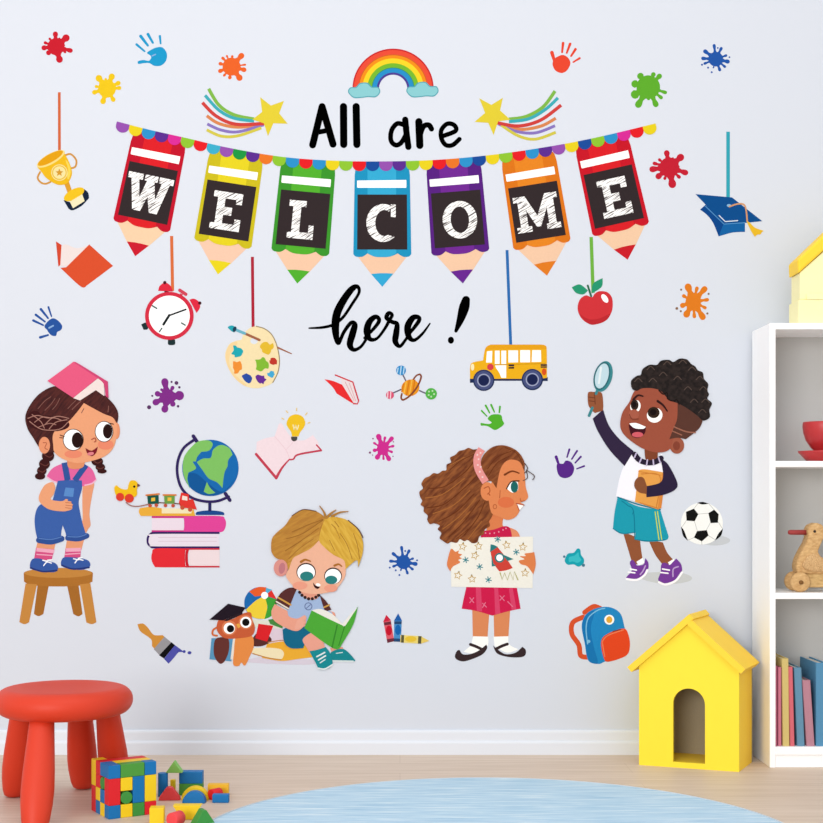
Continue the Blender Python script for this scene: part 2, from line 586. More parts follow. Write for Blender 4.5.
cube_block('yellow', 3, 0, 1, (1, 3, 2), 'tall yellow block on the right edge of the cube front')
cube_block('gr2', 0, 1, 2, (1, 1, 1), 'small green cylinder end on the left side of the block cube', 'cx')
cube_block('red', 0, 2, 2, (1, 1, 1), 'small red block on the left side of the cube, second row from the top')
cube_block('yellow', 0, 3, 2, (1, 1, 2), 'tall yellow block at the far left top edge of the block cube')
cube_block('blue', 0, 0, 3, (1, 2, 1), 'blue block on the near top corner of the block cube')
cube_block('green', 1, 0, 3, (2, 1, 1), 'long green block in the top row of the cube front')
cube_block('blue', 3, 0, 3, (1, 1, 1), 'blue block at the top right corner of the cube front')
cube_block('yellow', 1, 1, 3, (3, 1, 1), 'yellow plank on top of the cube just behind the long green block')
cube_block('red', 0, 2, 3, (4, 1, 1), 'red plank across the top of the block cube behind the yellow plank')


def loose(name, color, bm, px, z, rz, label, zz=0.0, smooth=False, dy=0.0):
    o = link_mesh(name, bm, bmt(color))
    if smooth:
        for f in o.data.polygons:
            f.use_smooth = len(f.vertices) == 4
    o.location = ((px - 400) * 0.003 * z / 4.2, zd(z) + dy, zz)
    o.rotation_euler = (0, 0, rz)
    return tag(o, label, 'toy block', 'loose wooden blocks on the floor')


def halfdisc(r, n=24, inner=0.0):
    o = [(r * math.cos(PI * i / n), r * math.sin(PI * i / n)) for i in range(n + 1)]
    if inner:
        o += [(inner * math.cos(PI - PI * i / n), inner * math.sin(PI - PI * i / n)) for i in range(n + 1)]
    return o


def cyl(r, ln, n=36):
    return bm_lathe([(0, 0), (r - 0.001, 0), (r, 0.001), (r, ln - 0.001), (r - 0.001, ln), (0, ln)], n)


loose('toy_block', 'blue', cyl(0.0128, 0.0600), 163, 3.60, 0, 'upright blue cylinder holding one end of the light green triangle', 0.0003, True)
loose('toy_block', 'green', bm_box((-0.030, 0, 0), (0.030, 0.03, 0.0300), 0.0012), 190.6, 3.61, 0, 'green block lying under the long blue block', 0.0003)
loose('toy_block', 'blue', bm_box((-0.030, 0, 0), (0.030, 0.03, 0.0300), 0.0012), 190.6, 3.61, 0, 'long blue block resting on a green block', 0.0306)
loose('toy_block', 'lgreen', bm_prism([(-0.0215, 0), (0.0215, 0), (0.0, 0.0300)], 0.026, 0.0012, y0=-0.006), 174.2, 3.60, 0, 'light green triangle block perched on top of the blue blocks', 0.0610)
loose('toy_block', 'yellow', cyl(0.0072, 0.030), 173.0, 3.665, 0, 'small yellow peg standing behind the red triangle', 0.0003, True)
loose('toy_block', 'pinkred', bm_prism([(-0.0275, 0), (0.0275, 0), (0.025, 0.008), (0.008, 0.031), (0.0, 0.0335), (-0.008, 0.031), (-0.025, 0.008)], 0.022, 0.0015), 169.2, 3.548, 0.06, 'red rounded triangle block in front of the upright blue cylinder', 0.0003)
loose('toy_block', 'blue', bm_prism(halfdisc(0.0290), 0.024, 0.0012), 193.5, 3.515, -0.05, 'blue half disc block standing in front of the green block', 0.0003)
loose('toy_block', 'yellow', bm_prism(halfdisc(0.0345, 24, 0.016), 0.022, 0.0010), 194.5, 3.548, -0.05, 'yellow arch block directly behind the blue half disc', 0.0003)
loose('toy_block', 'orangey', bm_prism([(-0.0265, 0), (-0.014, 0)] + [(0.014 * math.cos(PI - PI * i / 16), 0.014 * math.sin(PI - PI * i / 16)) for i in range(1, 16)] + [(0.014, 0), (0.0265, 0), (0.0265, 0.0300), (-0.0265, 0.0300)], 0.022, 0.0), 218.0, 3.60, 0, 'yellow bridge block behind the red cylinder, farthest loose block from the cube', 0.0003)
b = cyl(0.0135, 0.030)
xf(b, Matrix.Translation((0, 0, 0.0138)) @ Matrix.Rotation(math.radians(50), 4, 'Z') @ Matrix.Rotation(PI / 2, 4, 'Y'))
loose('toy_block', 'red', b, 211.0, 3.553, 0, 'red cylinder lying in front of the yellow bridge block', 0.0003, True)
loose('toy_block', 'blue', bm_box((-0.0205, 0, 0), (0.0205, 0.020, 0.0205), 0.0012), 220.3, 3.520, -0.03, 'small blue block in front of the yellow bridge block', 0.0003)
loose('toy_block', 'yellow', bm_box((-0.0168, 0, 0), (0.0168, 0.032, 0.0365), 0.0012), 156.6, 3.292, 0.08, 'loose yellow cube in front of the block cube', 0.0003)
b = cyl(0.0160, 0.034)
xf(b, Matrix.Translation((0, 0, 0.0163)) @ Matrix.Rotation(math.radians(62), 4, 'Z') @ Matrix.Rotation(PI / 2, 4, 'Y'))
loose('toy_block', 'pinkred', b, 171.5, 3.262, 0, 'red cylinder lying between the loose yellow cube and the green triangle', 0.0003, True)
loose('toy_block', 'yellow', bm_prism([(-0.012, 0), (0.012, 0), (0.034, 0.0335), (-0.034, 0.0335)], 0.028, 0.0012), 187.0, 3.334, 0.03, 'yellow tapered block behind the lying red cylinder at the front', 0.0003)
loose('toy_block', 'gr2', bm_prism([(-0.029, 0), (0.029, 0), (0.004, 0.0385), (-0.004, 0.0385)], 0.030, 0.0012), 205.0, 3.262, 0.5, 'green triangle block beside the edge of the rug', 0.0003)

# ------------------------------------------------------------------ wall stickers: flat printed vinyl shapes on the wall
K = '#020202'         # black ink
PXM = 0.003          # metres per drawing unit on the wall
BASE_T, LAY_T, SUB_T = 0.0003, 0.00008, 0.0000025


def pts(s):
    """'x,y x,y!' -> [(x, y, corner)]"""
    out = []
    for t in s.split():
        c = t.endswith('!')
        x, y = t.rstrip('!').split(',')[:2]
        out.append((float(x), float(y), c))
    return out


def catmull(P, closed=True, sub=7):
    n = len(P)
    out = []
    rng = range(n) if closed else range(n - 1)
    for i in rng:
        p1, p2 = P[i], P[(i + 1) % n]
        p0 = P[i - 1] if (closed or i > 0) else p1
        p3 = P[(i + 2) % n] if (closed or i + 2 < n) else p2
        dims = [k for k in range(len(p1)) if k != 2]
        m1 = [0 if p1[2] else (p2[k] - p0[k]) / 2 for k in dims]
        m2 = [0 if p2[2] else (p3[k] - p1[k]) / 2 for k in dims]
        if p1[2]:
            m1 = [(p2[k] - p1[k]) * 0.5 for k in dims]
        if p2[2]:
            m2 = [(p2[k] - p1[k]) * 0.5 for k in dims]
        for j in range(sub):
            t = j / sub
            h00, h10, h01, h11 = 2 * t**3 - 3 * t**2 + 1, t**3 - 2 * t**2 + t, -2 * t**3 + 3 * t**2, t**3 - t**2
            out.append(tuple(h00 * p1[k] + h10 * m1[q] + h01 * p2[k] + h11 * m2[q] for q, k in enumerate(dims)))
    if not closed:
        e = P[-1]
        out.append(tuple(e[k] for k in range(len(e)) if k != 2))
    return out


def C(s, *holes):       # smooth closed outline
    return ('fill', [catmull(pts(s))] + [h[1][0] for h in holes])


def P(s, *holes):       # straight-sided outline
    return ('fill', [[(x, y) for x, y, c in pts(s)]] + [h[1][0] for h in holes])


def PL(loop, *holes):
    return ('fill', [list(loop)] + [h[1][0] for h in holes])


def E(cx, cy, rx, ry=None, rot=0, *holes, n=32):
    ry = rx if ry is None else ry
    a = math.radians(rot)
    l = [(cx + rx * math.cos(t) * math.cos(a) - ry * math.sin(t) * math.sin(a), cy + rx * math.cos(t) * math.sin(a) + ry * math.sin(t) * math.cos(a)) for t in [2 * PI * i / n for i in range(n)]]
    return ('fill', [l] + [h[1][0] for h in holes])


def RING(cx, cy, rx, ry, w_, rot=0):
    return E(cx, cy, rx + w_ / 2, ry + w_ / 2, rot, E(cx, cy, rx - w_ / 2, ry - w_ / 2, rot))


def L(s, w_, w1=None, straight=False, butt=False):
    """stroke through points with width w_ (tapering to w1)"""
    pp = pts(s)
    l = [(x, y) for x, y, c in pp] if straight or len(pp) < 3 else catmull(pp, False)
    n = len(l)
    w1 = w_ if w1 is None else w1
    return ('stroke', [(x, y, w_ + (w1 - w_) * i / max(1, n - 1)) for i, (x, y) in enumerate(l)], butt)


def LW(s):
    """stroke 'x,y,w x,y,w'"""
    pp = []
    for t in s.split():
        x, y, ww = t.split(',')
        pp.append((float(x), float(y), False, float(ww) * 1.28 + 1))
    return ('stroke', catmull(pp, False, 9), False)


def STAR(cx, cy, r, ri=0.45, rot=-90, n=5):
    return ('fill', [[(cx + (r if i % 2 == 0 else r * ri) * math.cos(math.radians(rot + 180 * i / n)), cy + (r if i % 2 == 0 else r * ri) * math.sin(math.radians(rot + 180 * i / n))) for i in range(2 * n)]])


def STARLINE(cx, cy, r, w_, rot=-90):
    l = STAR(cx, cy, r, 0.45, rot)[1][0]
    return ('stroke', [(x, y, w_) for x, y in l + l[:1]], False)


def BLOB(cx, cy, r, seed, k=9, amp=0.28):
    rnd = random.Random(seed)
    l = []
    for i in range(k):
        a = 2 * PI * i / k + rnd.uniform(-0.2, 0.2)
        rr = r * (1 + rnd.uniform(-amp, amp))
        l.append((cx + rr * math.cos(a), cy + rr * math.sin(a), False))
    return ('fill', [catmull(l)])


class Sticker:
    def __init__(self, name, label, fr=(0, 0, 823), group=None, cat='wall sticker'):
        self.root = thing(name, label, cat, (0, 0, 0), 0, group)
        self.org = None
        self.lay = self.cnt = 0
        self.f(*fr)

    def f(self, x0, y0, size):
        self.fr = (x0, y0, size / 823)
        self.rotd = None
        return self

    def local(self, ox, oy, deg, s=1.0):
        """drawing units about an origin, turned by deg (clockwise in the picture)"""
        a = math.radians(deg)
        self.rotd = (ox, oy, math.cos(a) * s, math.sin(a) * s)
        self.fr = (0, 0, s)
        return self

    def px(self, x, y):
        if self.rotd:
            ox, oy, c, s = self.rotd
            return ox + x * c - y * s, oy + x * s + y * c
        x0, y0, k = self.fr
        return x0 + x * k, y0 + y * k

    def wall(self, x, y):
        a, b = self.px(x, y)
        return (a - 400) * PXM, CAM_H - (b - 500) * PXM

    def add(self, name, color, *shapes, parent=None, layer=None, label=None, stuff=False):
        lay = self.lay if layer is None else layer
        if layer is None:
            self.lay += 1
        yf = -(BASE_T + LAY_T * lay)
        yb = -0.0001
        bm = bmesh.new()
        allp = []
        fills, strokes = [], []
        for s in shapes:
            if s[0] == 'fill':
                loops = [[self.wall(x, y) for x, y in l] for l in s[1]]
                fills.append(loops)
                allp += loops[0]
            else:
                pp = [self.wall(x, y) + (ww * self.fr[2] * PXM,) for x, y, ww in s[1]]
                strokes.append((pp, s[2]))
                allp += [(x, z) for x, z, _ in pp]
        if self.org is None:
            xs, zs = [p[0] for p in allp], [p[1] for p in allp]
            self.org = ((min(xs) + max(xs)) / 2, (min(zs) + max(zs)) / 2)
            self.root.location = (self.org[0], 0, self.org[1])
        ox, oz = self.org

        def top(vs):
            f = bm.faces.new(vs)
            f.normal_update()
            if f.normal.y > 0:
                f.normal_flip()
        yf0 = yf
        for si, loops in enumerate(fills):
            self.cnt += 1
            yf = yf0 - SUB_T * (self.cnt % 28)
            flat = [p for l in loops for p in l]
            tri = tessellate_polygon([[Vector((x, z, 0)) for x, z in l] for l in loops])
            a = [bm.verts.new((x - ox, yf, z - oz)) for x, z in flat]
            b_ = [bm.verts.new((x - ox, yb, z - oz)) for x, z in flat]
            for t in tri:
                if len(set(t)) == 3:
                    try:
                        top([a[i] for i in t])
                    except ValueError:
                        pass
            k = 0
            for l in loops:
                n = len(l)
                for i in range(n):
                    j = (i + 1) % n
                    bm.faces.new((a[k + i], a[k + j], b_[k + j], b_[k + i]))
                k += n
        for si, (pp, butt) in enumerate(strokes):
            self.cnt += 1
            yf = yf0 - SUB_T * (self.cnt % 28)
            n = len(pp)
            Lf, Rt = [], []
            for i, (x, z, ww) in enumerate(pp):
                xa, za, _ = pp[max(0, i - 1)]
                xb, zb, _ = pp[min(n - 1, i + 1)]
                dx, dz = xb - xa, zb - za
                d = math.hypot(dx, dz) or 1
                nx, nz = -dz / d * ww / 2, dx / d * ww / 2
                Lf.append((x + nx, z + nz))
                Rt.append((x - nx, z - nz))
            mk = lambda p, y: bm.verts.new((p[0] - ox, y, p[1] - oz))
            la, ra = [mk(p, yf) for p in Lf], [mk(p, yf) for p in Rt]
            lb, rb = [mk(p, yb) for p in Lf], [mk(p, yb) for p in Rt]
            for i in range(n - 1):
                top((la[i], la[i + 1], ra[i + 1], ra[i]))
                bm.faces.new((la[i], la[i + 1], lb[i + 1], lb[i]))
                bm.faces.new((ra[i], ra[i + 1], rb[i + 1], rb[i]))
            if butt:
                bm.faces.new((la[0], ra[0], rb[0], lb[0]))
                bm.faces.new((la[-1], ra[-1], rb[-1], lb[-1]))
            else:
                for (i, l0, r0, l1, r1, sg) in ((0, la[0], ra[0], lb[0], rb[0], -1), (n - 1, la[-1], ra[-1], lb[-1], rb[-1], 1)):
                    x, z, ww = pp[i]
                    a0 = math.atan2(Lf[i][1] - z, Lf[i][0] - x)
                    m_ = 7
                    arc = [(x + ww / 2 * math.cos(a0 - sg * PI * k / m_), z + ww / 2 * math.sin(a0 - sg * PI * k / m_)) for k in range(1, m_)]
                    av = [l0] + [mk(p, yf) for p in arc] + [r0]
                    bv = [l1] + [mk(p, yb) for p in arc] + [r1]
                    top(av)
                    for k in range(len(av) - 1):
                        bm.faces.new((av[k], av[k + 1], bv[k + 1], bv[k]))
        mtl = color if not isinstance(color, str) else mat(color, 0.75, 0.0 if color == K else 0.06, 0.02, 25)
        o = link_mesh(name, bm, mtl, parent if parent is not None else self.root)
        if label:
            o['label'] = label
        if stuff:
            o['kind'] = 'stuff'
        return o


# ---------------------------------------------------------------- paint splats
def splat(label, color, fr, core, arms, dots=(), amp=0.06, shade=None):
    s = Sticker('paint_splat', label, fr, 'paint splat stickers')
    cx_, cy_, r = core
    sh = [E(cx_, cy_, r * 0.97, n=40)]
    for x, y, ra in arms:
        d = math.hypot(x - cx_, y - cy_)
        ux, uy = (x - cx_) / d, (y - cy_) / d
        bx_, by_ = cx_ + ux * r * 0.75, cy_ + uy * r * 0.75
        n = 8
        st = []
        for i in range(n + 1):
            t = i / n
            st.append((bx_ + (x - bx_) * t, by_ + (y - by_) * t, 2 * ra * (0.9 * (1 - t) ** 2.4 + 0.55) if t < 0.5 else 2 * ra * (0.55 + 0.5 * min(1, (2 * t - 1) * 1.5) + 0.9 * (1 - t) ** 2.4)))
        sh.append(('stroke', st, False))
    s.add('splash', color, *sh)
    if dots:
        s.add('droplet', shade or color, *[E(x, y, r_, n=14) for x, y, r_ in dots])
    return s


splat('small crimson paint splat sticker at the top left, above the trophy cord', '#cf1f30', (0, 0, 200), (230, 192, 36),
      [(228, 140, 10), (272, 156, 14), (290, 208, 9), (245, 245, 13), (200, 217, 10), (181, 197, 10), (186, 176, 6), (205, 160, 5), (244, 160, 5), (264, 186, 4), (268, 214, 5)])
splat('yellow paint splat sticker between the crimson splat and the scalloped garland', '#f4cc1e', (0, 0, 200), (440, 365, 38),
      [(407, 322, 13), (460, 315, 12), (487, 342, 9), (491, 362, 8), (466, 410, 9), (424, 417, 11), (388, 380, 9), (396, 356, 6), (435, 326, 5)])
splat('orange paint splat sticker above the left shooting star', '#f0672a', (180, 20, 200), (212, 192, 38),
      [(253, 147, 11), (245, 238, 12), (264, 205, 9), (205, 237, 7), (165, 210, 8), (166, 180, 7), (176, 157, 6), (215, 150, 5), (193, 148, 4), (268, 184, 4), (182, 228, 5)])
splat('green paint splat sticker at the top right, beside the end of the garland', '#62b22f', (623, 30, 200), (104, 235, 50),
      [(72, 190, 13), (125, 183, 9), (150, 190, 10), (50, 222, 15), (50, 265, 17), (63, 307, 13), (135, 306, 11), (157, 278, 7), (174, 257, 7), (105, 283, 6)])
splat('cobalt blue paint splat sticker high at the top right, above the graduation cap', '#2459ad', (623, 30, 200), (382, 120, 31),
      [(375, 64, 6), (404, 76, 6), (338, 88, 8), (329, 117, 7), (336, 138, 5), (431, 130, 8), (424, 105, 5), (398, 164, 6), (419, 151, 5), (372, 155, 3)],
      [(390, 74, 3.5), (438, 112, 3.5), (325, 143, 4), (350, 155, 4), (365, 174, 4)])
splat('crimson paint splat sticker right of the pencil with the last letter E', '#cb2135', (623, 30, 200), (190, 565, 42),
      [(180, 506, 11), (237, 524, 14), (257, 587, 11), (203, 635, 15), (146, 602, 12), (121, 573, 12), (129, 549, 7), (150, 534, 6), (205, 529, 5), (228, 563, 5), (231, 605, 7), (172, 611, 6)])
splat('orange paint splat sticker below the blue graduation cap', '#ea8222', (580, 240, 143), (652, 355, 46),
      [(622, 270, 19), (717, 282, 16), (673, 278, 10), (597, 322, 10), (590, 377, 14), (613, 428, 18), (658, 440, 10), (706, 443, 17), (732, 344, 10), (720, 390, 9)],
      [(582, 286, 6), (740, 310, 6), (557, 394, 8), (580, 410, 6), (733, 423, 6)], shade='#8f6a52')
splat('magenta paint splat sticker below the planet sticker', '#d52f93', (320, 360, 130), (398, 560, 38),
      [(371, 484, 16), (411, 492, 8), (454, 497, 13), (343, 526, 7), (345, 572, 11), (363, 616, 15), (402, 626, 7), (436, 626, 14), (463, 545, 8), (454, 582, 8)],
      [(335, 498, 5), (316, 586, 7), (333, 602, 4), (465, 518, 4), (462, 610, 4)], shade='#8a4a74')
splat('purple paint splat sticker below the alarm clock', '#84308c', (140, 360, 60), (375, 510, 92),
      [(340, 297, 46), (540, 488, 62), (450, 603, 36), (340, 676, 45), (215, 580, 42), (240, 463, 36), (296, 407, 18), (447, 380, 25)],
      [(433, 300, 15), (500, 315, 26), (540, 375, 17), (168, 492, 14), (125, 648, 28), (522, 635, 18)], 0.04, '#5f3a68')
splat('cobalt blue paint splat sticker between the reading boy and the girl with the drawing', '#2459ad', (370, 530, 130), (212, 203, 46),
      [(200, 110, 9), (247, 132, 9), (147, 150, 10), (130, 197, 9), (149, 230, 8), (289, 215, 12), (271, 181, 7), (237, 273, 8), (269, 248, 8), (195, 254, 5)],
      [(223, 133, 6), (298, 192, 6), (125, 238, 6), (163, 255, 6), (186, 285, 6)])
s = Sticker('paint_splat', 'small turquoise paint blob sticker above the backpack', (550, 530, 150), 'paint splat stickers')
s.add('splash', '#1aa9b8', C('82,160 98,130 130,124 150,102 166,108 170,135 186,160 184,182 158,201 130,189 100,191 84,178'))
s.add('sheen', '#3fc6cf', C('105,150 135,140 155,122 160,145 172,165 150,180 125,172 105,175'))
s.add('droplet', '#4a7f95', E(78, 146, 7, n=14), E(183, 193, 9, n=14))


# ---------------------------------------------------------------- hand prints
def handprint(label, color, fr, palm, fingers, crease=None):
    s = Sticker('hand_print', label, fr, 'hand print stickers')
    s.add('palm_print', color, *palm)
    for a, w_ in fingers:
        s.add('finger_print', color, L(a, w_, w_ * 0.72), layer=0)
    if crease:
        s.add('crease', '#8fb6e4', *crease)


handprint('turquoise blue hand print sticker at the top left beside the crimson splat', '#1f9ed2', (0, 0, 200),
          [C('605,218 620,206 642,196 668,195 686,218 684,248 664,269 636,271 615,260 592,260 570,263 568,252 590,247 612,250 622,238 618,228')],
          [('562,183 595,211', 10), ('579,149 608,187', 13), ('609,141 629,176', 12), ('658,149 661,179', 10)], [L('626,230 640,224', 5)])
handprint('orange red hand print sticker above the right shooting star', '#ee4a32', (470, 40, 200),
          [C('345,80 365,66 385,62 405,75 413,97 400,124 378,136 352,126 340,102')],
          [('337,52 350,95', 15), ('383,13 379,50', 11), ('412,16 398,53', 11), ('434,38 416,66', 11), ('451,75 425,91', 9)])
handprint('royal blue hand print sticker at the left edge below the red open book', '#2856a3', (20, 290, 60),
          [C('335,500 380,432 450,388 522,420 578,492 560,550 512,576 492,628 435,624 392,582 372,548')],
          [('278,650 385,618', 36), ('182,418 318,482', 33), ('217,340 343,435', 33), ('286,263 385,386', 35), ('390,235 432,362', 27)], [L('400,520 455,490', 22)])
handprint('green hand print sticker above the curly haired girl', '#55b52e', (460, 380, 140),
          [C('163,226 182,206 212,201 242,207 250,236 259,257 240,277 205,294 168,274 142,268 124,268 122,253 145,256 172,258 186,250 172,238')],
          [('127,181 158,213', 10), ('151,150 174,193', 12), ('183,146 202,188', 12), ('235,157 231,191', 12)])
handprint('purple hand print sticker between the curly haired girl and the boy with the magnifier', '#5c2a8c', (460, 380, 140),
          [C('572,492 606,492 622,474 652,482 671,518 657,560 620,577 585,565 570,530')],
          [('565,452 582,502', 18), ('643,408 629,454', 12), ('688,417 657,465', 12), ('710,451 677,487', 12), ('730,506 687,522', 11)])

# ---------------------------------------------------------------- rainbow and lettering
s = Sticker('rainbow', 'rainbow sticker with two clouds above the words All are', (300, 40, 200))


def arcband(cx_, cy_, r0, r1, n=40):
    a = [(cx_ + r0 * math.cos(PI + PI * i / n), cy_ + r0 * 0.985 * math.sin(PI + PI * i / n)) for i in range(n + 1)]
    b = [(cx_ + r1 * math.cos(2 * PI - PI * i / n), cy_ + r1 * 0.985 * math.sin(2 * PI - PI * i / n)) for i in range(n + 1)]
    return PL(a + b)


for r0, r1, c in ((167, 161, '#cf2a2e'), (161, 143, '#f0503a'), (143, 139, '#d9622a'), (139, 126, '#f8941d'), (126, 106, '#fbdb2c'), (106, 88, '#79bd33'), (88, 85, '#2f8f6a'), (85, 67, '#2a94d0'), (67, 58, '#4f3f97')):
    s.add('colour_band', c, arcband(383, 200, r0, r1), layer=0)
for dx, dy in ((0, 0), (240, -3)):
    f_ = lambda t: C(' '.join('%g,%g' % (x + dx, y + dy) for x, y, _ in pts(t)))
    cl = s.add('cloud', '#58aab8', f_('198,215 206,196 230,193 246,178 277,176 296,192 322,194 330,215 312,235 280,235 255,238 220,238'), layer=2)
    s.add('cloud_fill', '#8fd2d8', f_('202,215 209,199 232,197 248,182 275,180 294,196 320,198 326,215 310,231 280,231 255,234 222,234'), parent=cl, layer=3)

s = Sticker('lettering', 'black handwritten words All are below the rainbow', (300, 40, 200))
s.add('letter', K, L('91,274 52,432', 29, straight=True), L('91,274 136,429', 29), L('70,380 120,371', 21))
s.add('letter', K, L('179,274 180,430', 30), layer=0)
s.add('letter', K, L('231,274 234,430', 30), layer=0)
s.add('letter', K, L('430,350 400,344 377,372 374,412 392,432 415,424 435,390 440,360', 20), L('433,328 438,380 446,440', 26), layer=0)
s.add('letter', K, L('489,336 493,434', 30), L('494,392 508,356 530,350 541,366', 22), layer=0)
s.add('letter', K, L('586,396 640,374 634,350 606,345 582,370 582,405 600,432 628,432 656,408', 19), layer=0)

s = Sticker('lettering', 'black brush script word here with exclamation mark below the pencils', (300, 275, 180))
s.add('script_word', K,
      LW('42,243,5 100,240,9 150,228,10 195,195,10 240,130,10 270,80,10 262,53,14 235,66,22 196,120,26 168,180,28 162,250,26 175,312,14 200,262,12 232,220,14 250,228,20 240,270,24 228,318,22 246,342,14 278,328,10 305,290,10'),
      LW('296,288,10 345,236,12 362,206,14 345,191,16 317,215,22 306,258,24 320,293,16 352,290,10 386,248,10 410,205,12 421,183,12 406,174,14 396,195,16 420,214,14 443,224,16 440,265,22 436,304,20 456,326,12 480,300,10 500,268,10'),
      LW('490,280,10 540,216,14 543,194,14 516,196,20 493,235,24 497,280,20 522,298,12 560,268,9 594,222,5'))
s.add('exclamation_mark', K, LW('759,114,28 750,150,36 733,205,26 713,256,11'), E(690, 298, 14, 16), layer=0)


# ---------------------------------------------------------------- shooting stars
def shooting(label, fr, star, trails):
    s = Sticker('shooting_star', label, fr, 'shooting star stickers')
    for c, t, w_ in trails:
        s.add('trail', c, L(t, w_, butt=True), layer=0 if c != '#d6433f' else 1)
    s.lay = 2
    s.add('star', '#e9d43a', P(star))


TR = ('#84bd4c', '#3fb0bd', '#d6433f', '#e08a55', '#8e79c4', '#d8cc4e')
shooting('yellow shooting star sticker left of the words All are', (180, 20, 200),
         '330,318 374,352 428,333 408,384 443,427 384,425 362,478 345,425 298,410 338,378',
         [(c, t, w_) for c, t, w_ in zip(TR, ('118,283 160,350 222,390 305,408', '103,310 160,371 222,404 305,416', '92,340 150,396 230,429 348,426', '110,394 160,426 240,441 345,429', '112,428 170,453 240,460 345,431', '110,452 170,478 240,476 335,444'), (14, 13, 14, 13, 12, 12))])
shooting('yellow shooting star sticker right of the words All are', (470, 40, 200),
         '38,240 88,267 135,238 124,290 166,328 116,335 97,391 75,341 19,337 62,300',
         [(c, t, w_) for c, t, w_ in zip(TR, ('160,326 230,315 300,276 350,210', '160,336 240,325 310,286 362,238', '112,341 200,354 290,330 375,268', '118,345 200,368 290,355 353,322', '118,346 190,376 270,382 350,353', '128,350 200,395 270,408 353,380'), (14, 13, 14, 13, 12, 12))])

# ---------------------------------------------------------------- garland and pencils
gl = Sticker('scalloped_garland', 'multicoloured scalloped garland sticker strung along the tops of the seven pencils')
path = catmull(pts('117,121.5 150,130 186,138 230,148.2 285,157.3 340,161 385,161.5 430,160.3 470,157.3 510,152.6 555,145.6 600,136.8 655.5,123.5'), False, 20)
acc = [0]
for a, b in zip(path, path[1:]):
    acc.append(acc[-1] + math.hypot(b[0] - a[0], b[1] - a[1]))


def at(d):
    for i in range(len(acc) - 1):
        if acc[i + 1] >= d:
            t = (d - acc[i]) / (acc[i + 1] - acc[i])
            return tuple(path[i][k] + (path[i + 1][k] - path[i][k]) * t for k in (0, 1))
    return path[-1]


GC = 'A Y B P M L R C A G P O L B R B Y L R N A P L Y R O B N Y L R B P A Y N L B M R Y'.split()
GH = dict(A='#9a54b4', Y='#f0d822', B='#2f96d2', P='#5f2f95', M='#df2f9c', L='#93cb35', R='#ec2027', C='#3fb3d2', G='#1f9a44', O='#f07a28', N='#1b4ea0')
n = len(GC)
tot = acc[-1]
PEN = []
for i, c in enumerate(GC):
    p0, p1 = at(tot * i / n), at(tot * (i + 1) / n)
    mx_, my_ = (p0[0] + p1[0]) / 2, (p0[1] + p1[1]) / 2
    wd = math.hypot(p1[0] - p0[0], p1[1] - p0[1])
    ang = math.degrees(math.atan2(p1[1] - p0[1], p1[0] - p0[0]))
    gl.local(mx_, my_, ang)
    h = wd / 2
    l = [(-h, 0), (h, 0), (h, 3.4)] + [(h * math.cos(t), 3.4 + 6.2 * math.sin(t)) for t in [PI * k / 14 for k in range(1, 14)]] + [(-h, 3.4)]
    gl.add('scallop', GH[c], PL(l), layer=10)

LET = {
    'E': '-15,-19 14,-19 14,-8 8,-8 8,-12.5 -3,-12.5 -3,-4 5,-4 5,4 -3,4 -3,12.5 9,12.5 9,7 15,7 15,19 -15,19 -15,13 -10.5,13 -10.5,-13 -15,-13',
    'L': '-13,-19 4,-19 4,-13 -1,-13 -1,12.5 8,12.5 8,5 13,5 13,19 -13,19 -13,13 -9,13 -9,-13 -13,-13',
    'M': '-22,-18 -10,-18 0,3 10,-18 22,-18 22,-12.5 18,-12.5 18,12.5 22,12.5 22,18 8,18 8,12.5 10.5,12.5 10.5,-4 2,14 -2,14 -10.5,-4 -10.5,12.5 -7,12.5 -7,18 -22,18 -22,12.5 -18,12.5 -18,-12.5 -22,-12.5',
    'W': '-23,-18.5 -8,-18.5 -8,-12.5 -11.5,-12.5 -8,5 -3.5,-12.5 -6,-12.5 -6,-18.5 7,-18.5 7,-12.5 4,-12.5 8,5 11.5,-12.5 8.5,-12.5 8.5,-18.5 23,-18.5 23,-12.5 19.5,-12.5 12.5,18.5 4.5,18.5 0,3 -4.5,18.5 -12.5,18.5 -19.5,-12.5 -23,-12.5',
}
CHALK = chalk_mat()


